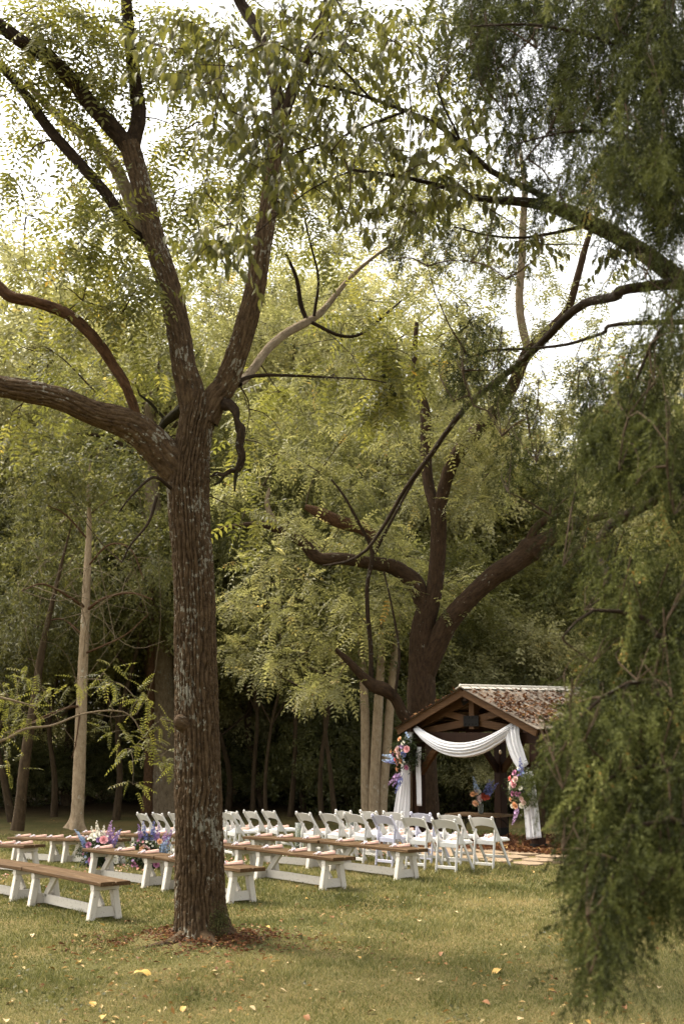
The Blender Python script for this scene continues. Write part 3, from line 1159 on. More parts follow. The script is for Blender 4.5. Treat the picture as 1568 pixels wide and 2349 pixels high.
# ------------------------------------------------------------------ table in the pavilion
tp = foot(1102, 28.0)
tb = empty('low_table', tp, math.radians(-38))
tag(tb, 'low plank topped table with thin black iron legs under the pavilion', 'table')
for k in range(5):
    m = MB(); m.beam((-.60 + random.uniform(-.01, .01), -.29 + .145 * k, .545), (.60 + random.uniform(-.01, .01), -.29 + .145 * k, .545), .141, .035, (0, 0, 1), .004)
    link('plank', m.mesh('table_plank'), M['table_wood'], tb)
for x in (-.50, .50):
    for y in (-.24, .24):
        m = MB(); m.tube([(x, y, -.03), (x, y, .527)], [.011, .011], 8)
        link('leg', m.mesh('table_leg'), M['iron'], tb)
for y in (-.24, .24):
    m = MB()
    m.tube([(-.5, y, .34), (-.38, y, .44), (-.2, y, .49), (0, y, .505), (.2, y, .49), (.38, y, .44), (.5, y, .34)], [.008] * 7, 6)
    m.tube([(-.5, y, .515), (.5, y, .515)], [.009, .009], 6)
    link('apron_scroll', m.mesh('apron_scroll'), M['iron'], tb)


# ------------------------------------------------------------------ drapes
def cloth_strip(name, path, across, widths, folds, depth, seed, mat, thick=.004, nx=40, bow=0.0):
    """A pleated strip: path (centre line points), across (unit vector of its width per point)."""
    Q = spline(np.hstack([np.array(path, float), np.array(widths, float)[:, None]]), .05)
    P, Wd = Q[:, :3], Q[:, 3]
    m = len(P)
    A = np.array(across, float)
    if A.ndim == 1: A = np.tile(A, (m, 1))
    T = np.gradient(P, axis=0)
    T /= np.linalg.norm(T, axis=1)[:, None]
    A = A - T * (A * T).sum(1)[:, None]
    A /= np.linalg.norm(A, axis=1)[:, None]
    N = np.cross(T, A)
    a = np.linspace(-.5, .5, nx)
    v = np.linspace(0, 1, m)
    AA, VV = np.meshgrid(a, v)
    ph = 2 * np.pi * (AA * folds + .35 * vnoise(AA * 3 + seed, VV * 3 + seed))
    H = depth * (np.sin(ph) + .4 * np.sin(2.3 * ph + 1 + seed)) * (.7 + .6 * vnoise(AA * 4 + 9, VV * 2 + seed)) + bow * (1 - 4 * AA ** 2)
    X = P[:, None, :] + A[:, None, :] * (AA * Wd[:, None])[..., None] + N[:, None, :] * H[..., None]
    i = np.arange(m - 1)[:, None] * nx
    j = np.arange(nx - 1)[None]
    F = np.stack([i + j, i + j + 1, i + nx + j + 1, i + nx + j], -1).reshape(-1, 4)
    me = np_mesh(name, X.reshape(-1, 3), F, smooth=True)
    return me


def solid(o, t=.004):
    md = o.modifiers.new('thickness', 'SOLIDIFY')
    md.thickness = t
    return o


dr = empty('draped_cloth', pav(0, -.2, 0))
tag(dr, 'long white cloth swagged across the pavilion front and trailing down both posts', 'drape')
dinv = Matrix.Translation(-dr.location)


def drape_part(name, me):
    o = link(name, me, M['drape'], dr)
    me.transform(dinv)
    return solid(o)


def pp(x, y, z): return tuple(pav(x, y, z))


ux = (UA[0], UA[1], 0)
# swag: hangs from the left corner and the right third of the tie beam
sw = [pp(-1.50, -.16, 2.10), pp(-1.12, -.22, 1.93), pp(-.60, -.26, 1.76), pp(-.05, -.27, 1.71), pp(.45, -.26, 1.78), pp(.85, -.23, 1.93), pp(1.12, -.17, 2.09), pp(1.20, -.10, 2.17)]
drape_part('swag', cloth_strip('swag', sw, (0, 0, 1), [.13, .19, .24, .27, .26, .22, .17, .14], 4.6, .019, 3.0, None, nx=44, bow=.05))
tr = [pp(1.14, -.14, 2.17), pp(1.20, -.20, 2.08), pp(1.26, -.21, 1.85), pp(1.36, -.19, 1.60), pp(1.48, -.16, 1.42)]
drape_part('upper_tail', cloth_strip('upper_tail', tr, ux, [.30, .34, .34, .32, .26], 3.5, .022, 8.0, None))
tr = [pp(1.55, -.15, 1.35), pp(1.60, -.16, 1.10), pp(1.62, -.16, .80), pp(1.66, -.17, .45), pp(1.70, -.18, .20)]
drape_part('lower_tail', cloth_strip('lower_tail', tr, ux, [.22, .30, .32, .34, .36], 3.6, .024, 14.0, None))
tl = [pp(-1.68, -.16, 2.08), pp(-1.74, -.19, 1.80), pp(-1.78, -.19, 1.45), pp(-1.84, -.20, .95), pp(-1.90, -.22, .45), pp(-1.97, -.25, -.10)]
drape_part('left_tail', cloth_strip('left_tail', tl, ux, [.16, .22, .24, .34, .44, .56], 3.8, .026, 21.0, None))
tl = [pp(-1.46, -.13, 1.75), pp(-1.46, -.15, 1.40), pp(-1.45, -.15, 1.00), pp(-1.44, -.15, .62)]
drape_part('inner_tail', cloth_strip('inner_tail', tl, ux, [.12, .12, .13, .12], 1.5, .015, 27.0, None))


# ------------------------------------------------------------------ flowers
def petal_ring(m, n, r, z, w, h, tilt, ph=0):
    for i in range(n):
        a = 2 * math.pi * i / n + ph
        ca, sa = math.cos(a), math.sin(a)
        ct, stt = math.cos(tilt), math.sin(tilt)
        pts = []
        for s, q, k in ((0, 0, 0), (-.5, .55, .02), (-.28, 1, -.01), (.28, 1, -.01), (.5, .55, .02)):
            rad = r + q * h * ct - k * h
            pts.append((rad * ca - s * w * sa, rad * sa + s * w * ca, z + q * h * stt))
        m.add(pts, [(0, 4, 3, 2, 1)], False)


def bloom_rose(R=.045):
    m = MB()
    petal_ring(m, 7, R * .18, 0, R * 1.0, R * .95, .35)
    petal_ring(m, 6, R * .14, R * .1, R * .85, R * .75, .75, .4)
    petal_ring(m, 5, R * .08, R * .15, R * .7, R * .66, 1.1, .9)
    petal_ring(m, 3, R * .02, R * .2, R * .5, R * .55, 1.35, .2)
    m.tube([(0, 0, -.06), (0, 0, .012)], [.003, .010], 5)
    return m.mesh('rose')


def bloom_daisy(R=.022):
    m = MB()
    petal_ring(m, 6, R * .12, 0, R * .75, R, .5)
    petal_ring(m, 5, R * .10, .003, R * .55, R * .6, .9, .5)
    m.tube([(0, 0, -.05), (0, 0, .004)], [.002, .006], 5)
    return m.mesh('small_flower')


def bloom_spike(Ln=.28, n=17):
    m = MB()
    m.tube([(0, 0, -.10), (0, 0, Ln)], [.004, .002], 5)
    for i in range(n):
        t = (i + .5) / n
        a = i * 2.4
        r = .034 * (1.12 - .8 * t)
        c = Vector((math.cos(a) * (r * .7), math.sin(a) * (r * .7), Ln * t))
        mm = MB()
        petal_ring(mm, 5, .002, 0, r * .8, r * .95, .5, a)
        R = rot_to(np.array([[0, 0, 1.0]]), np.array([[math.cos(a), math.sin(a), .35]]))[0]
        m.add([tuple(R @ np.array(v) + np.array(c)) for v in mm.v], mm.f)
    return m.mesh('delphinium')


BLM = {'rose': bloom_rose(), 'peony': bloom_rose(.068), 'small_flower': bloom_daisy(), 'delphinium': bloom_spike()}
_bl = {}


def bloom_mesh(kind, color):
    k = (kind, color)
    if k not in _bl:
        me = BLM[kind].copy()
        me.materials.clear()
        me.materials.append(M['bloom_' + color])
        _bl[k] = me
    return _bl[k]


leaf_fern = pinnate(7, .22, .050, .014, .25, np.random.default_rng(31))
leaf_sprig = spray(9, .20, .065, .028, .2, .7, np.random.default_rng(32))
leaf_blade = spray(7, .26, .090, .020, .3, .8, np.random.default_rng(33))


def greenery(n, size, bias, flat=.8):
    """Foliage mound: n sprigs starting near the middle and reaching outwards, biased along bias."""
    L = Leaves()
    P = ball(n, 1.0) * np.array(size) * .55
    D = P / np.array(size) + rng.normal(0, .35, (n, 3)) + np.array(bias)
    U = np.tile([0, 0, 1.0], (n, 1)) + rng.normal(0, .5, (n, 3))
    third = n // 3
    for i, tp_ in enumerate((leaf_fern, leaf_sprig, leaf_blade)):
        sl = slice(i * third, (i + 1) * third)
        L.put(tp_, P[sl], D[sl], U[sl], rng.uniform(.7, 1.2, third), rng.beta(2, 2.6, third))
    return L.mesh('greenery')


def arrangement(name, loc, label, size, centre, blooms, bias, n_green, yaw=0.0, cat='flower arrangement', group=None):
    root = empty(name, loc, yaw)
    tag(root, label, cat, group)
    g = link('greenery', greenery(n_green, size, bias), M['leaf_bloom'], root, centre)
    tag(g, kind='stuff')
    for kind, color, pos, dirv, sc in blooms:
        d = Vector(dirv)
        if d.length < 1e-3: d = Vector((0, 0, 1))
        o = link(kind, bloom_mesh(kind, color), None, root, pos)
        o.rotation_euler = (d.to_track_quat('Z', 'Y').to_matrix() @ Matrix.Rotation(random.uniform(0, 6), 3, 'Z')).to_euler()
        o.scale = (sc, sc, sc)
    return root


# --- two aisle arrangements on the grass.  Positions are (x right, y towards the camera is negative, z up).
def aisle_blooms(plan, face=-.16):
    out = []
    for kind, color, x, z, y, lean in plan:
        d = (lean, -.25, 1.0) if kind == 'delphinium' else (x * 2.0, -1.0, .55)
        out.append((kind, color, (x, y, z), d, random.uniform(.9, 1.15)))
    return out


plan1 = [('delphinium', 'sky', -.20, .34, -.05, -.55), ('delphinium', 'sky', -.24, .42, 0, -.75), ('delphinium', 'blue', -.16, .28, -.1, -.6),
         ('delphinium', 'violet', .17, .40, -.02, .35), ('delphinium', 'blue', .24, .40, -.04, .55), ('delphinium', 'violet', .22, .34, -.1, .45), ('delphinium', 'lilac', .14, .48, .05, .2),
         ('delphinium', 'white', -.02, .48, .04, -.1), ('delphinium', 'white', .06, .44, .05, .05), ('delphinium', 'white', -.08, .42, .08, -.25),
         ('peony', 'pink', .10, .46, -.16, 0), ('rose', 'violet', .02, .46, -.15, 0), ('rose', 'magenta', -.14, .38, -.17, 0), ('rose', 'white', -.10, .52, -.08, 0),
         ('rose', 'white', -.02, .54, -.06, 0), ('small_flower', 'white', -.05, .47, -.18, 0), ('small_flower', 'white', .15, .52, -.1, 0), ('small_flower', 'white', -.16, .48, -.1, 0),
         ('rose', 'magenta', -.05, .18, -.24, 0), ('rose', 'magenta', -.08, .15, -.25, 0), ('rose', 'violet', -.02, .14, -.25, 0), ('small_flower', 'lilac', -.10, .09, -.25, 0),
         ('small_flower', 'lilac', -.04, .06, -.26, 0), ('small_flower', 'blue', -.15, .12, -.24, 0), ('small_flower', 'lilac', .16, .17, -.24, 0), ('small_flower', 'lilac', .20, .20, -.22, 0),
         ('small_flower', 'sky', -.18, .20, -.2, 0), ('rose', 'white', .30, .12, -.14, 0), ('rose', 'white', .29, .17, -.12, 0), ('small_flower', 'magenta', -.22, .24, -.18, 0)]
o1 = foot(226, 23.4)
arrangement('flower_arrangement', o1, 'tall loose arrangement with sky blue and violet delphiniums on the grass, the left one', (.34, .28, .30), (0, 0, .19), aisle_blooms(plan1), (0, 0, .15), 330, cat='flower arrangement', group='flower arrangements on the aisle grass')
plan2 = [('delphinium', 'blue', -.03, .46, 0, -.15), ('delphinium', 'violet', -.10, .46, 0, -.2), ('delphinium', 'blue', .07, .48, .02, .1), ('delphinium', 'violet', .14, .46, 0, .15),
         ('delphinium', 'lilac', .22, .40, -.03, .4), ('delphinium', 'violet', .26, .36, -.03, .5), ('delphinium', 'sky', .22, .26, -.1, .5), ('delphinium', 'sky', .26, .20, -.12, .6), ('delphinium', 'sky', .18, .18, -.14, .3),
         ('rose', 'peach', -.06, .34, -.19, 0), ('rose', 'peach', .20, .44, -.1, 0), ('small_flower', 'pink', -.10, .40, -.15, 0), ('small_flower', 'pink', -.06, .44, -.13, 0), ('rose', 'blush', -.03, .36, -.17, 0), ('rose', 'pink', .02, .33, -.2, 0),
         ('small_flower', 'magenta', -.14, .46, -.1, 0), ('small_flower', 'violet', -.17, .40, -.12, 0), ('rose', 'magenta', -.18, .10, -.22, 0), ('small_flower', 'magenta', -.13, .08, -.25, 0), ('small_flower', 'magenta', .12, .14, -.25, 0), ('rose', 'magenta', .17, .10, -.23, 0),
         ('small_flower', 'white', .06, .42, -.16, 0), ('small_flower', 'white', .0, .44, -.16, 0), ('small_flower', 'white', .10, .38, -.18, 0), ('small_flower', 'lilac', -.20, .16, -.2, 0), ('small_flower', 'white', .04, .36, -.2, 0), ('small_flower', 'violet', .24, .44, 0, 0)]
o2 = foot(338, 22.5)
arrangement('flower_arrangement', o2, 'loose arrangement with lilac spikes and a peach rose on the grass, nearer the trunk', (.34, .28, .30), (0, 0, .19), aisle_blooms(plan2), (0, 0, .2), 330, group='flower arrangements on the aisle grass')

# --- on the pavilion posts, seen from the front: x along the beam, z up, y forward
plan3 = [('rose', 'peach', -.05, .20), ('rose', 'peach', -.33, -.04), ('rose', 'peach', -.18, -.03), ('peony', 'blush', -.10, .0), ('peony', 'pink', .17, .01), ('peony', 'blush', -.06, -.10), ('rose', 'blue', .05, -.08), ('rose', 'blue', .10, -.10),
         ('rose', 'coral', -.20, -.20), ('rose', 'peach', -.03, -.22), ('rose', 'orange', -.02, -.20), ('rose', 'peach', -.18, -.38), ('rose', 'pink', -.15, -.27), ('small_flower', 'lilac', .02, .10), ('rose', 'lilac', .04, .06), ('small_flower', 'violet', -.06, .06),
         ('rose', 'white', .06, .12), ('small_flower', 'white', .02, -.02), ('rose', 'magenta', -.26, -.10), ('rose', 'magenta', .12, -.34), ('small_flower', 'sky', .16, .28), ('small_flower', 'sky', .12, .32), ('small_flower', 'sky', .20, .24), ('small_flower', 'sky', .06, -.20),
         ('small_flower', 'sky', .02, -.16), ('small_flower', 'white', .0, -.28), ('small_flower', 'white', .08, -.24), ('small_flower', 'white', -.38, -.10), ('delphinium', 'sky', -.30, -.14, -1.0, .12), ('delphinium', 'blue', -.22, -.24, -1.0, -.02), ('delphinium', 'sky', -.26, -.22, -1.0, .0),
         ('delphinium', 'lilac', -.20, -.48, -.6, -.7), ('delphinium', 'violet', -.14, -.50, -.5, -.9), ('delphinium', 'blue', -.12, -.56, -.2, -1.0), ('small_flower', 'lilac', -.10, -.14), ('small_flower', 'blue', -.02, -.12)]
plan4 = [('peony', 'pink', -.08, .04), ('peony', 'blush', -.02, .08), ('peony', 'pink', -.05, .0), ('rose', 'white', .10, -.06), ('rose', 'white', -.16, -.05), ('rose', 'white', -.14, .02), ('rose', 'coral', -.17, .10), ('rose', 'magenta', .0, -.16), ('rose', 'magenta', .07, -.17),
         ('rose', 'peach', -.18, -.26), ('peony', 'peach', -.07, -.36), ('rose', 'white', -.17, -.38), ('rose', 'white', .08, -.36), ('rose', 'blush', .14, -.30), ('rose', 'blush', .10, -.24), ('small_flower', 'violet', .04, .16), ('small_flower', 'blue', .10, .18), ('small_flower', 'blue', .14, .14), ('delphinium', 'blue', .10, .22, .3, .8),
         ('small_flower', 'sky', .16, .20), ('small_flower', 'white', .02, .28), ('small_flower', 'white', .06, .32), ('small_flower', 'sky', .04, .26), ('rose', 'magenta', -.05, .20), ('small_flower', 'pink', -.10, .18), ('delphinium', 'lilac', -.05, -.44, -.15, -1), ('small_flower', 'lilac', .02, -.52), ('rose', 'magenta', -.10, -.16)]


def post_blooms(plan):
    out = []
    for e in plan:
        kind, color, x, z = e[:4]
        d = (e[4], -.35, e[5]) if len(e) > 4 else (x * 2.2, -1.0, z * 1.5 + .2)
        y = -.17 + .5 * (x * x + z * z) * .6
        out.append((kind, color, (x, y, z), d, random.uniform(.88, 1.12)))
    return out


arrangement('flower_garland', pav(-1.60, -.30, 1.70), 'large mixed garland with peach roses and trailing lilac spikes on the left pavilion post', (.36, .20, .42), (0, 0, -.05), post_blooms(plan3), (0, -.15, 0), 190, PR, group='flower garlands on the pavilion posts')
arrangement('flower_garland', pav(1.62, -.33, 1.14), 'garland with big pink blooms and white roses on the right pavilion post', (.26, .18, .40), (0, 0, -.05), post_blooms(plan4), (0, -.1, 0), 140, PR, group='flower garlands on the pavilion posts')

# --- vase on the table
vp = tb.location + Vector((.02, .02, .5635))
vz = empty('glass_vase', vp)
tag(vz, 'clear glass vase standing on the low table', 'vase')
m = MB(); m.tube([(0, 0, 0), (0, 0, .01), (0, 0, .012), (0, 0, .12), (0, 0, .20), (0, 0, .20), (0, 0, .014)], [.05, .052, .055, .05, .062, .058, .045], 14)
link('vase_body', m.mesh('vase_glass'), M['glass'], vz)
plan5 = [('delphinium', 'blue', .10, .36, .55, 1.0), ('delphinium', 'blue', .14, .32, .8, 1.0), ('delphinium', 'blue', .08, .34, .3, 1.0), ('delphinium', 'sky', -.08, .40, -.3, 1.0), ('rose', 'red', .05, .30), ('peony', 'red', .07, .27), ('rose', 'orange', -.16, .32), ('rose', 'red', .12, .26), ('rose', 'blush', -.05, .30), ('rose', 'blush', -.02, .22),
         ('rose', 'peach', -.12, .15), ('rose', 'peach', -.10, .13), ('rose', 'white', -.05, .37), ('small_flower', 'white', -.02, .16), ('rose', 'orange', -.09, .36)]
bq = arrangement('bouquet', vp + Vector((0, 0, .06)), 'bright bouquet of red, peach and blue flowers in the vase on the low table', (.15, .13, .15), (0, 0, .24), [(k, c, (x, -.08, z), (lx[0] if lx else x * 2, -.5 if lx else -1, lx[1] if lx else .5), 1.15) for k, c, x, z, *lx in plan5], (0, 0, .6), 66, cat='bouquet')
m = MB()
for k in range(7):
    a = k * .9
    m.tube([(.018 * math.cos(a), .018 * math.sin(a), -.045), (.03 * math.cos(a), .03 * math.sin(a), .10), (.07 * math.cos(a), .07 * math.sin(a), .25)], [.004, .004, .003], 5)
link('stem', m.mesh('bouquet_stems'), M['leaf_bloom'], bq)


# ------------------------------------------------------------------ trees
T_PIN = pinnate(6, .42, .105, .038, .35, np.random.default_rng(41))
T_PIN2 = pinnate(7, .45, .095, .034, .20, np.random.default_rng(42))
T_PINS = pinnate(5, .34, .10, .044, .45, np.random.default_rng(43))
T_FAR = spray(9, .60, .17, .085, .2, .7, np.random.default_rng(44))
T_FAR2 = spray(8, .50, .15, .075, .45, .8, np.random.default_rng(45))
T_SHRUB = spray(9, .34, .085, .042, .1, .8, np.random.default_rng(46))
T_NEEDLE = spray(14, .55, .16, .022, .5, .45, np.random.default_rng(47))


class Tree:
    def __init__(self, name, loc, label, group=None, twig='twig'):
        self.root = empty(name, loc)
        tag(self.root, label, 'tree', group)
        self.loc = Vector(loc)
        self.inv = Matrix.Translation(-self.loc)
        self.pts = []
        self.L = Leaves()
        self.TW = MB()
        self.twig_mat = M[twig]
        self.p = Proto(self.root)

    def limb(self, rows, d, name='limb', mat='bark_main', n=20, step=.08, disp=None, flare=None, attach=True):
        pts = px_limb(rows, d) if d is not None else rows
        me = limb_mesh(name, pts, n, step, disp, flare)
        me.transform(self.inv)
        o = self.p.part(name, me, M[mat])
        if attach: self.pts += [Vector(q[:3]) for q in spline(pts, .25)]
        return o

    def twig(self, a, b, r=.012, sag=.15, end=.003):
        a, b = Vector(a), Vector(b)
        ln = (b - a).length
        w = Vector((random.gauss(0, .08), random.gauss(0, .08), sag + random.gauss(0, .05))) * ln
        q = [tuple(a), tuple(a.lerp(b, .35) + w * .8), tuple(a.lerp(b, .7) + w * .7), tuple(b)]
        P = spline(np.array([(*x, rr) for x, rr in zip(q, (r, r * .75, r * .5, end))]), max(.12, ln / 10))
        self.TW.tube(P[:, :3] - np.array(self.loc), P[:, 3], 5, False)
        return [Vector(v) for v in P[1:, :3]]

    def near(self, c):
        if len(self.pts) != getattr(self, '_n', -1):
            if getattr(self, '_n', 0) > 0 and len(self.pts) > self._n:
                self._A = np.vstack([self._A, np.array([tuple(q) for q in self.pts[self._n:]])])
            else:
                self._A = np.array([tuple(q) for q in self.pts])
            self._n = len(self.pts)
        return self.pts[int(((self._A - np.array(c)) ** 2).sum(1).argmin())]

    def cluster(self, c, r, n, tpl, sc=(.8, 1.2), tint=.4, dev=.16, squash=.75, droop=-.25, sub=3, twig_r=.012, reach=4.5, sag=.12):
        c = Vector(c)
        if self.pts:
            near = self.near(c)
            if (near - c).length < reach:
                self.pts += self.twig(near, c, twig_r * (1 + .12 * (near - c).length), sag)
        P = ball(n, r) * np.array([1, 1, squash]) + np.array(c)
        for i in range(min(sub, n)):
            self.twig(c, P[i], twig_r * .6, .1)
        D = (P - np.array(c)) / r * .9 + rng.normal(0, .55, (n, 3)) + np.array([0, 0, droop])
        U = np.tile([0, 0, 1.0], (n, 1)) + rng.normal(0, .3, (n, 3))
        lo = P - np.array(self.loc)
        self.L.put(tpl, lo, D, U, rng.uniform(*sc, n), np.clip(rng.normal(tint, dev, n), 0, 1), .10)

    def finish(self, leaf, crown='crown'):
        if self.L.n:
            o = self.p.part(crown, self.L.mesh(crown), M[leaf])
            tag(o, kind='stuff')
        if self.TW.v:
            o = self.p.part('twigs', self.TW.mesh('twigs'), self.twig_mat)
            tag(o, kind='stuff')
        return self


# ---- the big foreground tree
D1 = 14.6
base = foot(462, D1)
big = Tree('walnut_tree', (base.x, base.y, float(gz(base.x, base.y))), 'large rough barked tree in the foreground with forked trunk and pale lichen patches')


def root_flare(TH, LL, RR):
    h = np.clip(1 - LL / .62, 0, 1)
    lobes = .75 + .35 * np.cos(TH * 3 + .6) + .25 * np.cos(TH * 7 + 2.1)
    return h ** 2.6 * .20 * np.clip(lobes, .1, 1.6) * 1.3


D = D1
big.limb([(464, 2195, 112), (462, 2130, 110), (459, 2060, 108), (456, 1900, 103), (452, 1700, 95), (449, 1500, 91), (444, 1320, 90), (434, 1180, 92), (432, 1090, 92), (444, 1010, 80), (455, 950, 78), (462, 905, 66)], D, 'trunk', 'bark_main', 260, .016, bark_disp(.034, 22, 1), root_flare)
bd = bark_disp(.020, 23, 4)
big.limb([(440, 1130, 60), (412, 1085, 78), (350, 1015, 76, -.1), (292, 972, 70, -.2), (212, 945, 56, -.3), (140, 915, 53, -.4), (70, 899, 52, -.45), (0, 886, 48, -.5), (-90, 868, 44, -.5), (-220, 800, 34, -.5), (-380, 720, 22, -.5), (-540, 610, 6, -.5)], D, 'limb', 'bark_main', 110, .022, bd)
big.limb([(450, 960, 66), (432, 880, 62), (421, 840, 55), (408, 750, 54, .1), (388, 660, 53, .15), (357, 560, 49, .2), (331, 450, 45, .25), (309, 370, 46, .3), (297, 328, 46, .3)], D, 'limb', 'bark_main', 110, .022, bd)
big.limb([(305, 350, 40, .3), (280, 318, 40, .3), (210, 240, 37, .2), (165, 185, 35, .1), (110, 130, 33), (50, 95, 31), (0, 58, 29), (-70, 15, 26), (-180, -80, 20)], D, 'limb', 'bark_upper', 40, .04, bd)
big.limb([(300, 345, 38, .3), (318, 268, 34, .35), (312, 200, 31, .4), (303, 130, 29, .4), (295, 60, 27, .4), (290, 0, 25, .4), (283, -90, 22, .4), (260, -260, 14, .4)], D, 'limb', 'bark_upper', 36, .04, bd)
big.limb([(470, 965, 62), (492, 915, 58), (515, 885, 54), (538, 825, 51, -.05), (566, 740, 49, -.1), (586, 660, 47, -.15), (598, 580, 45, -.2), (612, 500, 41, -.2), (622, 420, 38, -.2), (636, 300, 36, -.2), (645, 255, 34, -.2)], D, 'limb', 'bark_main', 100, .022, bd)
big.limb([(640, 280, 30, -.2), (632, 200, 28, -.2), (615, 135, 27, -.15), (588, 65, 26, -.1), (560, 20, 25), (535, -30, 24), (480, -180, 15)], D, 'limb', 'bark_upper', 32, .05, bd)
big.limb([(645, 280, 28, -.2), (672, 200, 27, -.2), (700, 135, 27, -.25), (727, 85, 26, -.3), (752, 10, 25, -.3), (775, -60, 22, -.3), (820, -240, 13, -.3)], D, 'limb', 'bark_upper', 32, .05, bd)
sd_ = bark_disp(.014, 24, 9)


def lumpy(TH, LL, RR):
    return RR * (.75 * (vnoise(TH * 1.9 + 3, LL * 14) - .5) + .55 * (vnoise(TH * .6, LL * 6 + 9) - .5))


big.limb([(315, 965, 22, -.2), (304, 925, 21, -.25), (286, 880, 22, -.3), (262, 840, 24, -.3), (235, 800, 25, -.35), (200, 758, 25, -.4), (150, 718, 26, -.4), (85, 694, 25, -.45), (25, 680, 26, -.5), (-5, 655, 25, -.5), (-60, 600, 20, -.5), (-140, 550, 11, -.5), (-210, 530, 3, -.5)], D, 'limb', 'bark_dead', 28, .04, sd_)
big.limb([(425, 930, 26, .25), (400, 952, 22, .4), (380, 968, 19, .5), (368, 985, 14, .5), (362, 1004, 6, .5)], D, 'broken_stub', 'bark_mossy', 16, .04, sd_)
big.limb([(375, 958, 8, .5), (345, 925, 7, .5), (320, 905, 5, .5)], D, 'broken_stub', 'bark_mossy', 10, .04, None)
big.limb([(505, 920, 30), (537, 936, 19, -.15), (542, 962, 16, -.2), (553, 990, 19, -.2), (549, 1022, 16, -.2), (556, 1048, 18, -.2), (545, 1075, 17, -.2), (530, 1080, 12, -.2), (512, 1090, 9, -.2), (498, 1086, 7, -.2), (482, 1094, 4, -.2)], D, 'broken_stub', 'bark_upper', 22, .025, lumpy)
big.limb([(546, 1070, 12, -.2), (540, 1095, 9, -.2), (538, 1128, 4, -.2)], D, 'broken_stub', 'bark_mossy', 10, .03, None)
big.limb([(515, 1086, 9, -.2), (505, 1105, 7, -.2), (490, 1112, 4, -.2)], D, 'broken_stub', 'bark_mossy', 10, .03, None)
big.limb([(405, 800, 22, .3), (392, 700, 24, .6), (365, 600, 28, .8), (322, 520, 30, .9), (290, 440, 30, 1.0), (262, 380, 30, 1.1), (200, 315, 26, 1.2), (130, 262, 20, 1.2), (60, 190, 13, 1.2)], D, 'limb', 'bark_grey', 28, .05, sd_)
big.limb([(345, 560, 16, .4), (306, 532, 22, .3), (292, 518, 24, .3), (280, 500, 26, .3), (240, 440, 25, .3), (180, 372, 25, .3), (110, 292, 24, .3), (50, 205, 20, .3), (0, 150, 18, .3), (-60, 90, 14, .3)], D, 'limb', 'bark_upper', 26, .05, sd_)
big.limb([(125, 320, 9, .3), (118, 300, 14, .3), (105, 280, 10, .3)], D, 'broken_stub', 'bark_dead', 10, .05, None)
big.limb([(540, 880, 12), (562, 868, 10, .1), (600, 861, 9, .2), (680, 862, 7, .3), (760, 866, 5, .3), (840, 870, 4, .4), (885, 878, 3, .4)], D, 'limb', 'bark_upper', 10, .05, None)
big.limb([(545, 880, 22, .4), (572, 858, 20, .8), (615, 800, 19, 1.2), (660, 762, 19, 1.5), (705, 738, 18, 1.8), (740, 712, 14, 2), (800, 640, 10, 2.3), (850, 595, 7, 2.4), (900, 560, 4, 2.5)], D, 'limb', 'bark_grey', 18, .05, sd_)
big.limb([(705, 738, 11, 1.8), (690, 700, 12, 1.8), (680, 640, 10, 1.7), (655, 580, 7, 1.7)], D, 'limb', 'bark_upper', 10, .06, None)
big.limb([(720, 725, 8, 1.8), (730, 640, 6, 1.7), (712, 560, 5, 1.6), (690, 470, 4, 1.5), (670, 430, 3, 1.5)], D, 'limb', 'bark_upper', 8, .06, None)
big.limb([(715, 740, 9, 1.8), (780, 770, 8, 1.9), (830, 765, 7, 2), (885, 720, 6, 2), (920, 690, 4, 2)], D, 'limb', 'bark_upper', 8, .06, None)
big.limb([(360, 1140, 8, -.3), (340, 1200, 7, -.4), (300, 1250, 5, -.5), (280, 1290, 3, -.5)], D, 'limb', 'bark_upper', 8, .06, None)
big.limb([(392, 1120, 9, -.2), (352, 1095, 7, -.5), (300, 1140, 5, -.7), (270, 1180, 3, -.7)], D, 'limb', 'bark_upper', 8, .06, None)
# knot
m = limb_mesh('knot', px_limb([(430, 1662, 44, -.12), (412, 1656, 36, -.18), (403, 1654, 26, -.2), (399, 1653, 10, -.2)], D), 20, .02, bark_disp(.010, 20, 3))
m.transform(big.inv); big.p.part('knot', m, M['bark_main'])
# surface roots
for rows in ([(435, 2125, 40, -.1), (395, 2152, 30, -.35), (350, 2172, 22, -.5), (310, 2186, 14, -.6), (285, 2194, 7, -.65)],
             [(500, 2120, 44, -.1), (545, 2142, 28, -.1), (600, 2150, 18, -.1), (650, 2158, 12, -.15), (720, 2166, 6, -.2)],
             [(470, 2130, 40, -.25), (500, 2168, 18, -.5), (545, 2176, 10, -.55)],
             [(415, 2110, 34, .1), (378, 2132, 18, .1), (345, 2142, 8, .1)]):
    pts = []
    for i, (x, y, w, dz) in enumerate(rows):
        q = at(x, y, D + dz)
        g0 = float(gz(q.x, q.y))
        pts.append((q.x, q.y, g0 + (.0, -.03, -.026, -.022, -.02)[i], w / 2 / FPX * D))
    me = limb_mesh('root', pts, 20, .03, bark_disp(.010, 18, 7)); me.transform(big.inv)
    big.p.part('root', me, M['bark_main'])
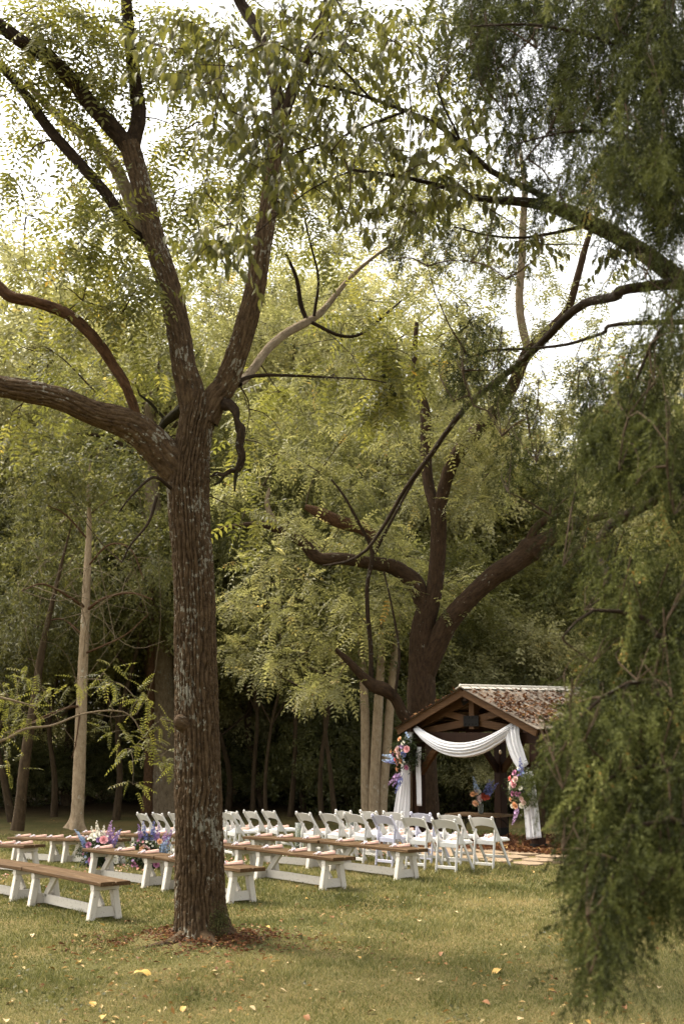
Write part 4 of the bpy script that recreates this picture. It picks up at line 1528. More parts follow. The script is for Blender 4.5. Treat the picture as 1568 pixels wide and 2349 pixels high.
# foliage, cluster by cluster, from the limbs outwards
todo = []
for x, y, r, dd, n in [(40, 40, 70, 0, 16), (120, 90, 75, 0, 26), (215, 45, 75, .3, 26), (230, 150, 80, .2, 34), (120, 190, 60, .4, 20), (200, 250, 70, .5, 22), (20, 400, 35, .2, 8), (10, 220, 30, .2, 5),
                       (230, 500, 75, -.3, 22), (200, 430, 60, .4, 14), (250, 600, 60, .5, 16), (180, 560, 40, -.4, 9), (330, 640, 55, -.5, 14), (380, 150, 80, .6, 26), (440, 60, 90, .8, 26), (420, 300, 60, .8, 14), (390, 470, 55, 1.0, 12), (440, 560, 50, 1.2, 12),
                       (280, 720, 70, -.2, 18), (190, 690, 60, -.2, 14), (60, 620, 70, .6, 14), (330, 840, 60, .5, 12), (80, 800, 80, .8, 14), (40, 960, 60, .2, 10), (220, 900, 60, 1.2, 10), (500, 160, 90, 1.0, 26), (560, 400, 70, .9, 14), (690, 420, 70, 1.2, 16), (640, 480, 60, 1.0, 14), (720, 560, 60, 1.6, 12), (620, 30, 90, .8, 22), (760, 130, 80, .6, 20), (700, 230, 80, .6, 18), (820, 40, 80, .5, 18),
                       (880, 800, 50, 1.6, 18), (900, 880, 55, 1.6, 30), (870, 930, 35, 1.6, 14), (830, 730, 60, 2.0, 16), (950, 830, 50, 1.8, 14), (760, 860, 40, .6, 8), (640, 900, 50, 1.2, 8), (120, 10, 80, .2, 20), (320, 50, 60, .6, 12), (-40, 130, 70, 0, 14), (560, 1010, 50, .8, 9), (560, 1180, 40, .6, 9), (520, 300, 80, 1.2, 20), (900, 200, 90, 1.2, 20), (1000, 80, 90, 1.0, 20), (860, 330, 80, 1.4, 16), (640, 350, 70, 1.4, 16), (460, 430, 60, 1.3, 12), (960, 420, 70, 1.6, 12), (150, 330, 60, .8, 10), (60, 300, 40, .8, 6), (350, 400, 60, 1.2, 12), (270, 330, 60, 1.0, 10), (60, 500, 50, .6, 5), (-250, 740, 90, -.5, 18), (-400, 660, 100, -.4, 20), (-520, 580, 90, -.4, 16), (-160, 500, 70, -.4, 10), (-150, -20, 80, 0, 16), (480, 420, 60, 1.6, 10), (760, 330, 80, 1.8, 14), (900, 60, 80, 1.4, 14), (1050, 180, 80, 1.6, 14), (1060, 340, 80, 1.8, 12)]:
    c = at(x, y, D + dd)
    todo.append(((big.near(c) - c).length, len(todo), c, x, y, r, n))
for _, _, c, x, y, r, n in sorted(todo):
    big.cluster(c, r / FPX * D, int(n * 2.0), T_PIN if (x + y) % 2 else T_PIN2, (.75, 1.2), .42, .17, .8, -.35, 3, .010)
for k in range(60):
    q = random.choice(big.pts[120:])
    e = q + Vector((random.gauss(0, .35), random.gauss(0, .35), random.gauss(.1, .35)))
    big.twig(q, e, .008, random.uniform(-.15, .15))
    big.twig(q.lerp(e, .6), e + Vector((random.gauss(0, .2), random.gauss(0, .2), random.gauss(0, .2))), .004, .1)
big.finish('leaf_walnut')
# walnuts still hanging among the leaves
for k, (x, y) in enumerate([(880, 862), (893, 872), (905, 905), (868, 905), (886, 928), (730, 372)]):
    q = at(x, y, D + 1.45)
    mm = MB(); mm.tube([(0, 0, .03), (0, 0, .022), (0, 0, .01), (0, 0, -.008), (0, 0, -.022), (0, 0, -.028)], [.004, .016, .027, .028, .018, .004], 10)
    mm.tube([(0, 0, .028), (.01, 0, .09)], [.003, .003], 5)
    o = link('walnut_fruit', mm.mesh('walnut_fruit'), M['leaf_broad'], big.root, q - big.loc)

# ---- middle tree behind the pavilion
D = 31.0
b3 = foot(968, D)
mid = Tree('spreading_tree', b3, 'dark trunked spreading tree with crooked limbs rising behind the pavilion')
bm = bark_disp(.022, 14, 12)
mid.limb([(972, 1920, 84), (972, 1860, 68), (968, 1760, 65), (966, 1640, 64), (966, 1540, 61), (968, 1450, 54), (980, 1390, 46)], D, 'trunk', 'bark_mid', 56, .06, bm, lambda TH, LL, RR: np.clip(1 - LL / .5, 0, 1) ** 2 * .15)
mid.limb([(972, 1440, 46), (994, 1360, 38), (1003, 1280, 36), (1005, 1200, 36), (1000, 1155, 34)], D, 'limb', 'bark_mid', 32, .06, bm)
mid.limb([(1000, 1175, 26), (982, 1110, 25, .3), (976, 1040, 26, .5), (975, 950, 25, .6), (962, 900, 20, .7), (950, 830, 14, .8), (955, 740, 9, .9)], D, 'limb', 'bark_mid', 20, .08, bark_disp(.012, 14, 3))
mid.limb([(1004, 1185, 28), (1018, 1120, 29, -.1), (1040, 1055, 32, -.2), (1080, 1002, 34, -.3), (1130, 952, 34, -.4), (1172, 890, 29, -.5), (1205, 815, 27, -.6), (1230, 785, 26, -.6), (1275, 740, 20, -.6), (1305, 700, 18, -.6), (1325, 630, 16, -.6), (1345, 555, 14, -.6), (1372, 480, 9, -.6)], D, 'limb', 'bark_mid', 26, .08, bark_disp(.014, 14, 5))
mid.limb([(1212, 810, 20, -.6), (1196, 745, 20, -.6), (1190, 680, 19, -.6), (1196, 600, 18, -.6), (1198, 520, 17, -.6), (1202, 430, 13, -.6), (1190, 330, 8, -.6)], D, 'limb', 'bark_grey', 18, .1, bark_disp(.010, 14, 7))
mid.limb([(968, 1560, 50), (995, 1490, 50, -.1), (1030, 1425, 46, -.2), (1080, 1368, 42, -.3), (1130, 1322, 46, -.4), (1165, 1300, 48, -.5), (1195, 1280, 46, -.5), (1215, 1262, 58, -.5), (1240, 1246, 44, -.6), (1290, 1215, 26, -.8), (1350, 1192, 17, -1), (1430, 1175, 8, -1.2)], D, 'limb', 'bark_mid', 36, .06, bm)
mid.limb([(1205, 1262, 24, -.5), (1225, 1215, 20, -.6), (1255, 1190, 16, -.8), (1300, 1180, 10, -1)], D, 'limb', 'bark_mid', 14, .08, None)
mid.limb([(975, 1400, 36), (952, 1340, 42, .1), (925, 1315, 38, .1), (895, 1298, 34), (840, 1290, 29, -.2), (785, 1282, 28, -.3), (735, 1282, 28, -.4), (715, 1268, 27, -.4), (690, 1240, 25, -.5), (650, 1222, 21, -.5), (612, 1205, 17, -.6), (560, 1205, 12, -.7), (500, 1214, 7, -.8)], D, 'limb', 'bark_mid', 24, .08, bark_disp(.014, 14, 6))
mid.limb([(640, 1222, 14, -.5), (625, 1190, 14, -.5), (612, 1155, 11, -.5), (618, 1120, 6, -.5)], D, 'limb', 'bark_grey', 12, .08, None)
mid.limb([(960, 1680, 26, -.2), (925, 1640, 26, -.3), (905, 1602, 24, -.4), (880, 1582, 32, -.5), (855, 1572, 30, -.5), (828, 1548, 20, -.6), (800, 1518, 16, -.7), (770, 1490, 9, -.8)], D, 'limb', 'bark_mid', 22, .07, bark_disp(.014, 14, 8))
mid.limb([(850, 1570, 12, -.5), (850, 1490, 11, -.6), (843, 1410, 11, -.7), (842, 1340, 10, -.7), (853, 1285, 11, -.8), (848, 1250, 9, -.8), (825, 1205, 8, -.9), (790, 1140, 6, -1), (760, 1100, 4, -1)], D, 'limb', 'bark_upper', 10, .1, None)
mid.limb([(858, 1270, 8, -.8), (900, 1190, 7, -1.0), (950, 1100, 6, -1.2), (1000, 1030, 5, -1.4)], D, 'limb', 'bark_upper', 8, .1, None)
mid.limb([(905, 1600, 7, -.6), (915, 1500, 6, -.7), (900, 1400, 5, -.8), (880, 1310, 4, -.8)], D, 'limb', 'bark_upper', 7, .1, None)
mid.limb([(870, 1240, 20, .6), (825, 1210, 30, .6), (780, 1198, 30, .6), (735, 1178, 28, .6), (700, 1162, 12, .6)], D, 'limb', 'bark_dead', 16, .1, None)
r0 = np.random.default_rng(77)
todo = []
cl3 = [(640, 620, 80), (760, 640, 90), (850, 560, 90), (700, 760, 90), (800, 820, 90), (620, 760, 70), (900, 680, 90), (980, 640, 80), (1060, 700, 80), (1020, 800, 80), (900, 1000, 80), (800, 960, 90), (700, 960, 90), (620, 1040, 80), (740, 1080, 90), (840, 1100, 80), (930, 1150, 70), (1060, 900, 70), (1100, 820, 70), (680, 1180, 70), (600, 1300, 70), (700, 1370, 80), (800, 1380, 80),
       (620, 1420, 80), (540, 1380, 60), (720, 1480, 70), (620, 1510, 60), (560, 1470, 60), (850, 1440, 60), (930, 1400, 60), (1000, 1370, 60), (1060, 1330, 60), (960, 1290, 50), (1090, 1170, 70), (1120, 1090, 70), (880, 1230, 60), (780, 1230, 60), (540, 1120, 60), (560, 960, 70), (740, 540, 80), (960, 540, 80), (1120, 640, 70), (650, 880, 70), (1180, 1000, 60), (1150, 760, 60), (1000, 960, 70), (1040, 1040, 70), (760, 1560, 45), (700, 1590, 40), (1240, 640, 60), (1290, 560, 60), (1140, 520, 60), (1350, 480, 70), (1220, 900, 50), (1290, 830, 40), (600, 520, 80), (700, 440, 90), (820, 430, 90), (930, 440, 90), (1030, 520, 80), (560, 620, 70), (500, 700, 70), (560, 780, 60), (470, 480, 70), (560, 430, 80), (650, 390, 80), (760, 400, 80), (880, 380, 80), (980, 420, 80), (1080, 440, 80), (420, 600, 60), (1070, 560, 70), (1150, 900, 60), (1230, 700, 40), (1340, 640, 50), (1390, 720, 50), (1340, 860, 50), (1280, 940, 50)]
for x, y, r in cl3:
    for k in range(2):
        dd = r0.uniform(-1.6, 4.2)
        c = at(x + r0.normal(0, 20), y + r0.normal(0, 20), D + dd)
        sky_side = x > 1120 and y < 920
        todo.append(((mid.near(c) - c).length, len(todo), c, r, k, sky_side))
for _, _, c, r, k, sky_side in sorted(todo):
        mid.cluster(c, r * .85 / FPX * D, 26 if sky_side else 44, T_PINS if k else T_PIN, (.8, 1.3), .44, .18, .6, -.15, 2, .012, 7, .06)
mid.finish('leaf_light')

# ---- pale triple stemmed tree
D = 35.5
b4 = foot(856, D)
tri = Tree('triple_stemmed_tree', b4, 'pale smooth barked tree with three stems side by side, left of the pavilion')
bp = bark_disp(.006, 8, 21)
tri.limb([(840, 1872, 24), (838, 1780, 22), (838, 1700, 21), (836, 1620, 19), (830, 1520, 16), (822, 1400, 12)], D, 'stem', 'bark_pale', 22, .08, bp)
tri.limb([(857, 1874, 26), (858, 1800, 24), (862, 1720, 23), (867, 1620, 21), (872, 1540, 18), (880, 1400, 12)], D - .1, 'stem', 'bark_pale', 22, .08, bp)
tri.limb([(874, 1872, 25), (878, 1800, 24), (886, 1720, 22), (893, 1630, 19), (900, 1540, 16), (915, 1400, 11)], D, 'stem', 'bark_pale', 22, .08, bp)
for x, y in [(820, 1400), (880, 1380), (930, 1380), (850, 1300), (900, 1300), (780, 1440), (860, 1460), (800, 1330), (940, 1460)]:
    tri.cluster(at(x, y, D + random.uniform(-1, 1)), .95, 46, T_FAR, (.7, 1.1), .35, .15)
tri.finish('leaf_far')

# ---- small pale tree at left
D = 33.0
b5 = foot(178, D)
slim = Tree('slim_pale_tree', b5, 'slim pale trunked tree with flared foot and reddish dead side branches, left', None, 'twig_grey')
slim.limb([(173, 1902, 30), (177, 1868, 28), (181, 1800, 28), (184, 1720, 27), (188, 1600, 24), (192, 1500, 22), (197, 1400, 19), (201, 1300, 17), (205, 1200, 11), (203, 1120, 7), (207, 1060, 3)], D, 'trunk', 'bark_pale', 30, .06, bark_disp(.008, 9, 31), lambda TH, LL, RR: np.clip(1 - LL / .5, 0, 1) ** 2.6 * .085 * np.clip(.7 + np.cos(TH * 4 + .5), 0, 2))
for rows in ([(188, 1620, 9), (150, 1625, 9, -.4), (90, 1650, 8, -.8), (20, 1690, 6, -1.2)], [(197, 1395, 12), (160, 1370, 10, -.5), (100, 1340, 7, -1), (50, 1355, 4, -1.4)], [(199, 1400, 12), (240, 1372, 10, -.4), (300, 1360, 8, -.8), (350, 1375, 5, -1)],
             [(192, 1500, 8), (240, 1480, 7, -.4), (290, 1455, 5, -.8), (340, 1410, 4, -1)], [(194, 1460, 8), (140, 1420, 7, .4), (80, 1440, 5, .8)], [(201, 1300, 8), (250, 1250, 7, -.5), (300, 1260, 5, -1), (330, 1330, 4, -1.2)],
             [(188, 1600, 6), (175, 1700, 5, -.3), (165, 1740, 3, -.3)], [(204, 1240, 8), (150, 1180, 6, -.3), (110, 1160, 4, -.6)], [(205, 1180, 7), (260, 1140, 5, .3), (310, 1120, 4, .6)]):
    rows = [(q[0], q[1], q[2] * .62, *q[3:]) for q in rows]
    slim.limb(rows, D, 'branch', 'bark_cedar', 8, .1, None)
for k in range(26):                                   # curling bare twigs
    a = random.choice(slim.pts)
    x, y = random.uniform(200, 400), random.uniform(1180, 1500)
    if k % 3 == 0: x, y = random.uniform(20, 200), random.uniform(1200, 1500)
    slim.twig(a, at(x, y, D - random.uniform(.5, 2.5)), .010, random.uniform(-.4, .4))
for x, y, r in [(60, 1240, 90), (140, 1200, 80), (250, 1200, 70), (40, 1340, 70), (330, 1230, 70), (120, 1290, 70), (60, 1440, 60), (380, 1290, 60), (300, 1310, 50), (200, 1110, 60), (170, 1060, 60), (230, 1040, 60), (130, 1110, 60), (270, 1110, 60), (90, 1060, 60), (310, 1060, 50), (60, 1140, 60)]:
    slim.cluster(at(x, y, D + random.uniform(-1.2, 2.0)), r / FPX * D, 50, T_FAR2 if (x // 10) % 2 else T_NEEDLE, (.7, 1.1), .5, .2, .6, -.5, 3, .012, 8)
slim.finish('leaf_mid')

# ---- large grey trunk behind the big tree, and its thin neighbour
D = 39.5
b6 = foot(378, D)
thick = Tree('thick_grey_tree', b6, 'thick grey barked tree standing just left of the big foreground trunk')
thick.limb([(384, 1885, 92), (381, 1840, 74), (377, 1760, 64), (373, 1650, 60), (369, 1540, 58), (364, 1450, 56), (358, 1340, 50), (352, 1200, 42), (346, 1050, 32), (342, 900, 22)], D, 'trunk', 'bark_grey', 40, .08, bark_disp(.016, 10, 41), lambda TH, LL, RR: np.clip(1 - LL / .6, 0, 1) ** 2 * .2)
thick.limb([(350, 1560, 22), (340, 1530, 20, -.2), (336, 1480, 12, -.3), (330, 1440, 5, -.3)], D, 'limb', 'bark_forest', 12, .1, None)
for x, y in [(340, 900), (260, 860), (420, 880), (300, 760), (380, 720), (460, 800), (240, 960), (500, 900), (330, 1010), (430, 1000), (200, 1050), (480, 1080), (150, 900), (120, 1000)]:
    thick.limb([(346, 1060, 14), ((346 + x) / 2, (1000 + y) / 2, 9), (x, y, 4)], D, 'limb', 'bark_forest', 8, .3, None)
    for k in range(2):
        thick.cluster(at(x + random.uniform(-30, 30), y + random.uniform(-30, 30), D + random.uniform(-2, 2)), 1.15, 50, T_FAR, (.7, 1.15), .42, .18, .7)
thick.finish('leaf_far')
b7 = foot(338, 38.6)
thin = Tree('thin_dark_tree', b7, 'thin dark reddish trunk close beside the thick grey tree, left')
thin.limb([(336, 1872, 30), (339, 1830, 23), (342, 1740, 21), (345, 1620, 19), (347, 1500, 17), (348, 1350, 12), (350, 1200, 7)], 38.6, 'trunk', 'bark_cedar', 20, .1, bark_disp(.008, 10, 51))
for x, y in [(350, 1220), (320, 1270), (390, 1260), (340, 1330)]:
    thin.cluster(at(x, y, 38.6), 1.0, 50, T_NEEDLE, (.7, 1.1), .4, .2, .6, -.5, 3, .014)
thin.finish('leaf_ever')
b8 = foot(44, 33.0)
lean = Tree('leaning_dark_tree', b8, 'leaning dark trunk at the left edge, left of the slim pale tree')
lean.limb([(40, 1905, 32), (46, 1860, 26), (54, 1780, 24), (66, 1690, 23), (80, 1610, 20), (92, 1520, 17), (112, 1420, 12), (140, 1300, 7), (165, 1200, 3)], 33.0, 'trunk', 'bark_forest', 24, .1, bark_disp(.012, 10, 61))
for x, y in [(60, 1520), (120, 1440), (40, 1420), (150, 1360), (0, 1480), (180, 1440), (90, 1370), (-40, 1560)]:
    lean.cluster(at(x, y, 34), 1.1, 80, T_NEEDLE, (.7, 1.1), .4, .2, .6, -.5, 3, .014)
lean.finish('leaf_ever')

# ---- sapling reaching in from the left with feathery leaves
D = 22.0
bs = foot(-250, D)
sap = Tree('leafy_sapling', bs, 'feathery leaved branch reaching in from the left edge before the slim pale tree', None, 'twig_grey')
sap.limb([(-250, 1965, 40), (-240, 1850, 34), (-220, 1760, 28), (-190, 1650, 20), (-160, 1500, 12), (-150, 1350, 6)], D, 'trunk', 'bark_grey', 16, .1, None)
sap.limb([(-205, 1730, 18), (-100, 1700, 14), (0, 1700, 7), (60, 1672, 6), (120, 1664, 5), (190, 1638, 4), (260, 1630, 4), (300, 1642, 3), (330, 1690, 3)], D, 'limb', 'bark_grey', 10, .1, None)
sap.limb([(-190, 1640, 12), (-80, 1590, 8), (0, 1600, 6), (80, 1620, 3)], D, 'limb', 'bark_grey', 8, .1, None)
for x, y, r, n in [(20, 1600, 55, 18), (60, 1640, 45, 14), (10, 1680, 45, 12), (110, 1590, 45, 12), (240, 1545, 40, 10), (330, 1600, 45, 16), (370, 1650, 40, 12), (280, 1570, 40, 8), (340, 1700, 45, 14), (300, 1720, 35, 8), (370, 1735, 40, 10), (305, 1800, 28, 5), (260, 1680, 40, 8), (180, 1560, 35, 6), (20, 1760, 40, 6), (-20, 1540, 50, 14), (60, 1540, 40, 8)]:
    sap.cluster(at(x, y, D + random.uniform(-.6, .6)), r / FPX * D, int(n * 1.4), T_PIN2, (.45, .72), .38, .15, .7, -.4, 2, .007, 3)
sap.finish('leaf_walnut')


# ---- the woods
def crown_mesh(name, R, n_clumps, per, tpl, sc, seed, tint, lo=-.9, hollow=.45):
    global rng
    keep = rng
    rng = np.random.default_rng(seed)
    L = Leaves()
    for k in range(n_clumps):
        v = rng.normal(size=3)
        v /= np.linalg.norm(v)
        v[2] = max(v[2], lo)
        c = v * np.array(R) * rng.uniform(hollow, 1.0)
        r = rng.uniform(.75, 1.35) * min(R) * .33
        P = ball(per, r) * (1, 1, .6) + c
        Dn = (P - c) / r + v * .5 + rng.normal(0, .5, (per, 3)) + (0, 0, -.2)
        L.put(tpl, P, Dn, np.tile([0, 0, 1.0], (per, 1)) + rng.normal(0, .35, (per, 3)) + v * .3, rng.uniform(*sc, per), np.clip(rng.normal(tint + rng.normal(0, .08), .15, per), 0, 1), .1)
    rng = keep
    return L.mesh(name)


def forest_tree(name, label, crown, leaf, zc, trunk_h, r0_, limbs, cat='tree', group=None, seed=0):
    root = empty(name, (0, 0, -50))
    tag(root, label, cat, group)
    p = Proto(root)
    rr = random.Random(seed)
    pts = [(rr.gauss(0, .12) * i, rr.gauss(0, .12) * i, trunk_h * i / 5 - .25, r0_ * (1 - .15 * i) * (1.25 if i == 0 else 1)) for i in range(6)]
    p.part('trunk', limb_mesh('trunk', pts, 14, .3, bark_disp(r0_ * .08, 8, seed)), M['bark_forest'])
    tip = pts[-1]
    for k in range(limbs):
        a = k * 2.4 + rr.random()
        s = pts[2 + k % 4]
        ln = zc * .28 * rr.uniform(.7, 1.2)
        q = [(s[0], s[1], s[2], s[3] * .6), (s[0] + math.cos(a) * ln * .5, s[1] + math.sin(a) * ln * .5, s[2] + ln * .35, s[3] * .4), (s[0] + math.cos(a) * ln, s[1] + math.sin(a) * ln, s[2] + ln * .9, s[3] * .12)]
        p.part('limb', limb_mesh('limb', q, 8, .4), M['bark_forest'])
    tag(p.part('crown', crown, M[leaf], loc=(0, 0, zc)), kind='stuff')
    return p


GW = 'tall leafy trees of the woods behind the lawn'
GU = 'small airy trees at the edge of the woods'
GS = 'dark shrubs along the edge of the woods'
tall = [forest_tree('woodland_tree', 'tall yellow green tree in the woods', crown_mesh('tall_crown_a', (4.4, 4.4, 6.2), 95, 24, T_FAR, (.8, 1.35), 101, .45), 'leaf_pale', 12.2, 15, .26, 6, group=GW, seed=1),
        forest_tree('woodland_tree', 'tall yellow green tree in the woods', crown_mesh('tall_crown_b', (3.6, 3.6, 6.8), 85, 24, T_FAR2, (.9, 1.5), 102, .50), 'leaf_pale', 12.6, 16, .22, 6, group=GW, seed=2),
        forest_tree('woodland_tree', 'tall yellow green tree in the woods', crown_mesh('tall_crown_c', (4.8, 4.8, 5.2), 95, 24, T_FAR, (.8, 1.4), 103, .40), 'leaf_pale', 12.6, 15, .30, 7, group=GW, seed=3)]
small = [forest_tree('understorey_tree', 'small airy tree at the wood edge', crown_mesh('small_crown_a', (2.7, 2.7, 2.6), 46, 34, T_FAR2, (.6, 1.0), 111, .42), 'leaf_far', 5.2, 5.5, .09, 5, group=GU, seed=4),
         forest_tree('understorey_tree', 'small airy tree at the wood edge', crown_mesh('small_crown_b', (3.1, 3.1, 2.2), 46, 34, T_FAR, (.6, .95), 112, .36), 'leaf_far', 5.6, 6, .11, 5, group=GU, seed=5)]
bright = [forest_tree('understorey_tree', 'low young tree in the wood, leaves coloured sunlit', crown_mesh('lit_tone_crown', (2.5, 2.5, 1.9), 44, 34, T_FAR, (.6, .95), 115, .42), 'leaf_pale', 3.1, 3.4, .07, 4, group='low young trees with leaves coloured as if sunlit', seed=9)]  # paler leaves make this shaded spot look lit: light put into the colour
shrub = [forest_tree('woodland_shrub', 'dark glossy leaved shrub at the wood foot', crown_mesh('shrub_crown_a', (1.7, 1.7, 1.5), 40, 42, T_SHRUB, (.8, 1.3), 121, .42, -.95, .3), 'leaf_shrub', 1.45, 1.6, .05, 3, 'shrub', GS, 6),
         forest_tree('woodland_shrub', 'dark glossy leaved shrub at the wood foot', crown_mesh('shrub_crown_b', (2.1, 2.1, 1.2), 44, 42, T_SHRUB, (.9, 1.4), 122, .5, -.95, .3), 'leaf_shrub', 1.2, 1.3, .05, 3, 'shrub', GS, 7)]
dark = [forest_tree('dark_evergreen', 'dark drooping evergreen at the wood edge', crown_mesh('dark_crown', (3.3, 3.3, 4.2), 90, 40, T_NEEDLE, (.9, 1.5), 131, .45, -.9, .2), 'leaf_ever', 6.2, 7, .18, 6, group='dark evergreens in the left woods', seed=8)]
seen_first = set()


def plant(proto, px, d, h=1.0, w=1.0, x=None):
    xx = (px - CX) / GF * d if x is None else x
    loc = (xx, d, float(ground_z(xx, d)))
    rz = random.uniform(0, 6.28)
    r = proto.root
    where = 'left of the big trunk' if px < 440 else 'just right of the big trunk' if px < 830 else 'behind the pavilion' if px < 1330 else 'behind the foreground cedar'
    if 'base_label' not in r: r['base_label'] = r['label']; r['base_group'] = r['group']
    lab, grp = r['base_label'] + ', ' + where, r['base_group'] + ', ' + where
    if id(proto) not in seen_first:
        seen_first.add(id(proto))
        tag(r, lab, None, grp)
        proto.root.location = loc
        proto.root.rotation_euler = (0, 0, rz)
        proto.root.scale = (w, w, h)
    else:
        tag(proto.copy(loc, rz, (w, w, h)).root, lab, None, grp)


for px, d, k, h, w in [(-330, 47, 0, 1.05, 1.1), (-130, 44, 2, 1.05, 1.0), (90, 47, 1, 1.12, 1.2), (262, 50, 0, 1.05, 1.0), (560, 45.5, 1, .92, 1.0), (601, 49, 2, .95, 1.0), (640, 44.5, 1, .98, .9), (722, 46, 0, 1.04, 1.0), (806, 50, 2, 1.08, 1.1), (900, 47, 1, .98, 1.0), (1010, 54, 0, .95, 1.1), (1130, 55, 2, .82, 1.0), (1290, 56, 1, .78, 1.2), (1420, 54, 2, .82, 1.0), (1600, 47, 0, .9, 1.1), (1780, 50, 2, .9, 1.2),
                       (-420, 60, 1, 1.2, 1.4), (-160, 62, 0, 1.25, 1.4), (60, 60, 2, 1.2, 1.3), (240, 64, 1, 1.2, 1.4), (430, 60, 0, 1.1, 1.3), (560, 63, 2, 1.05, 1.4), (700, 60, 1, 1.1, 1.4), (840, 62, 0, 1.05, 1.4), (960, 60, 1, .98, 1.4), (1080, 64, 2, .85, 1.4), (1210, 60, 0, .68, 1.3), (1340, 62, 1, .66, 1.4), (1480, 60, 2, .72, 1.4), (1660, 62, 0, 1.0, 1.4), (1840, 64, 1, 1.0, 1.4)]:
    plant(tall[k], px, d, h, w)
for px, d, k, h, w in [(-180, 41, 0, 1.0, 1.1), (30, 37.5, 1, 1.05, 1.0), (120, 39, 0, 1.25, 1.0), (262, 38, 1, 1.2, .9), (330, 41, 0, 1.3, 1.0), (-40, 44, 1, 1.4, 1.2), (200, 44, 1, 1.5, 1.2), (578, 39.5, 0, 1.45, .8), (662, 39, 1, 1.4, .7), (738, 38, 0, 1.5, .8), (700, 41, 1, 1.5, .8), (610, 38, 0, 1.3, .6), (772, 37.5, 1, 1.35, .6), (430, 43, 1, 1.0, 1.0), (520, 41, 0, 1.1, 1.1), (610, 42, 1, 1.25, 1.2), (760, 41, 0, 1.2, 1.1), (690, 44, 1, 1.4, 1.2), (920, 42, 1, 1.1, 1.1), (1040, 45, 0, 1.0, 1.0), (1120, 48, 1, 1.05, 1.2), (1200, 46, 0, .95, 1.1), (1290, 48, 1, 1.05, 1.2), (1380, 46, 0, 1.0, 1.1), (1480, 47, 1, 1.1, 1.2), (1600, 40, 0, 1.1, 1.1), (1700, 42, 1, 1.2, 1.2), (1240, 52, 0, 1.5, 1.4), (1080, 53, 1, 1.6, 1.4), (1340, 53, 0, 1.5, 1.4)]:
    plant(small[k], px, d, h, w)
for px, d, h, w in [(1050, 44, 1.0, 1.0), (1115, 43, 1.1, 1.1), (1180, 44, 1.2, 1.1), (1245, 43, 1.1, 1.0), (1320, 45, 1.2, 1.1), (1010, 46, 1.2, 1.0), (565, 44, 1.1, .9), (690, 45, 1.2, 1.0), (800, 44.5, 1.3, 1.0), (20, 46, .9, 1.0), (250, 47, 1.0, .9), (1150, 38, .55, .6), (1230, 38.5, .6, .6)]:
    plant(bright[0], px, d, h, w)
for px, d, h, w in [(-60, 41, 1.0, 1.1), (150, 43, 1.0, 1.0), (-230, 39, 1.1, 1.2), (430, 45, .95, 1.0), (300, 47, 1.1, 1.1), (520, 47, .9, 1.0)]:
    plant(dark[0], px, d, h, w)
for px, d, k, h, w in [(560, 43, 0, .8, 1.1), (640, 43.5, 1, .75, 1.0), (705, 43, 0, .8, 1.1), (765, 40, 1, 1.2, 1.0), (800, 41, 0, 1.3, 1.1), (915, 40, 0, 1.25, 1.0), (960, 39, 1, 1.4, 1.0), (1020, 41, 0, 1.2, .95), (1075, 42, 1, 1.5, .95), (1130, 41, 0, 1.3, .95), (1190, 42, 1, 1.6, 1.0), (1240, 41, 0, 1.25, .95), (1300, 42, 1, 1.5, 1.0), (1370, 41, 0, 1.3, 1.0), (1440, 42, 1, 1.5, 1.0), (1520, 36.5, 0, 1.3, 1.1), (1600, 37, 1, 1.4, 1.1),
                       (-150, 42, 1, .9, 1.1), (-40, 42.5, 0, .7, 1.0), (60, 43, 1, .8, 1.0), (150, 43.5, 0, .75, 1.0), (240, 44, 1, .85, 1.0), (320, 45, 0, .8, 1.0), (420, 45, 1, 1.0, 1.0), (490, 44, 0, 1.1, 1.0)]:
    plant(shrub[k], px, d, h, w)

# far-off wood that reads as one mass
L = Leaves()
n = 13000
ang = rng.uniform(-.62, .62, n)
dist = 82 + rng.normal(0, 4, n)
X = np.sin(ang) * dist * 1.1
Y = np.cos(ang) * dist
topz = 15.5 + 6 * vnoise(X * .13 + 50, Y * 0 + 3) - 5.5 * np.exp(-((X - 12.5) / 6.5) ** 2)
P = np.stack([X, Y, ground_z(X, Y) + topz * rng.random(n) ** 1.35], -1)
L.put(T_FAR, P, rng.normal(size=(n, 3)) + (0, -.3, -.3), np.tile([0, -.3, 1.0], (n, 1)) + rng.normal(0, .4, (n, 3)), rng.uniform(2.2, 3.6, n), np.clip(rng.normal(.4, .16, n), 0, 1), .1)
tag(link('distant_forest', L.mesh('distant_forest'), M['leaf_pale']), kind='stuff')


# ---- cedar in the right foreground, its trunk outside the frame
cb = Vector((3.5, 7.4, 0))
ced = Tree('cedar_tree', cb, 'dark drooping cedar filling the right side of the photo close to the camera')
ced.limb([(3.5, 7.4, -.2, .30), (3.48, 7.4, .5, .25), (3.42, 7.4, 2.0, .23), (3.38, 7.45, 4.0, .19), (3.35, 7.5, 6.0, .14), (3.3, 7.5, 8.0, .07)], None, 'trunk', 'bark_cedar', 28, .1, bark_disp(.02, 16, 71))


def tr(z): return (3.42, 7.42, z)


def ced_branch(z, rows, d, w0=.05, mat='bark_upper'):
    pts = [(*tr(z), w0)] + px_limb(rows, d)
    ced.limb(pts, None, 'branch', mat, 10, .08, None)


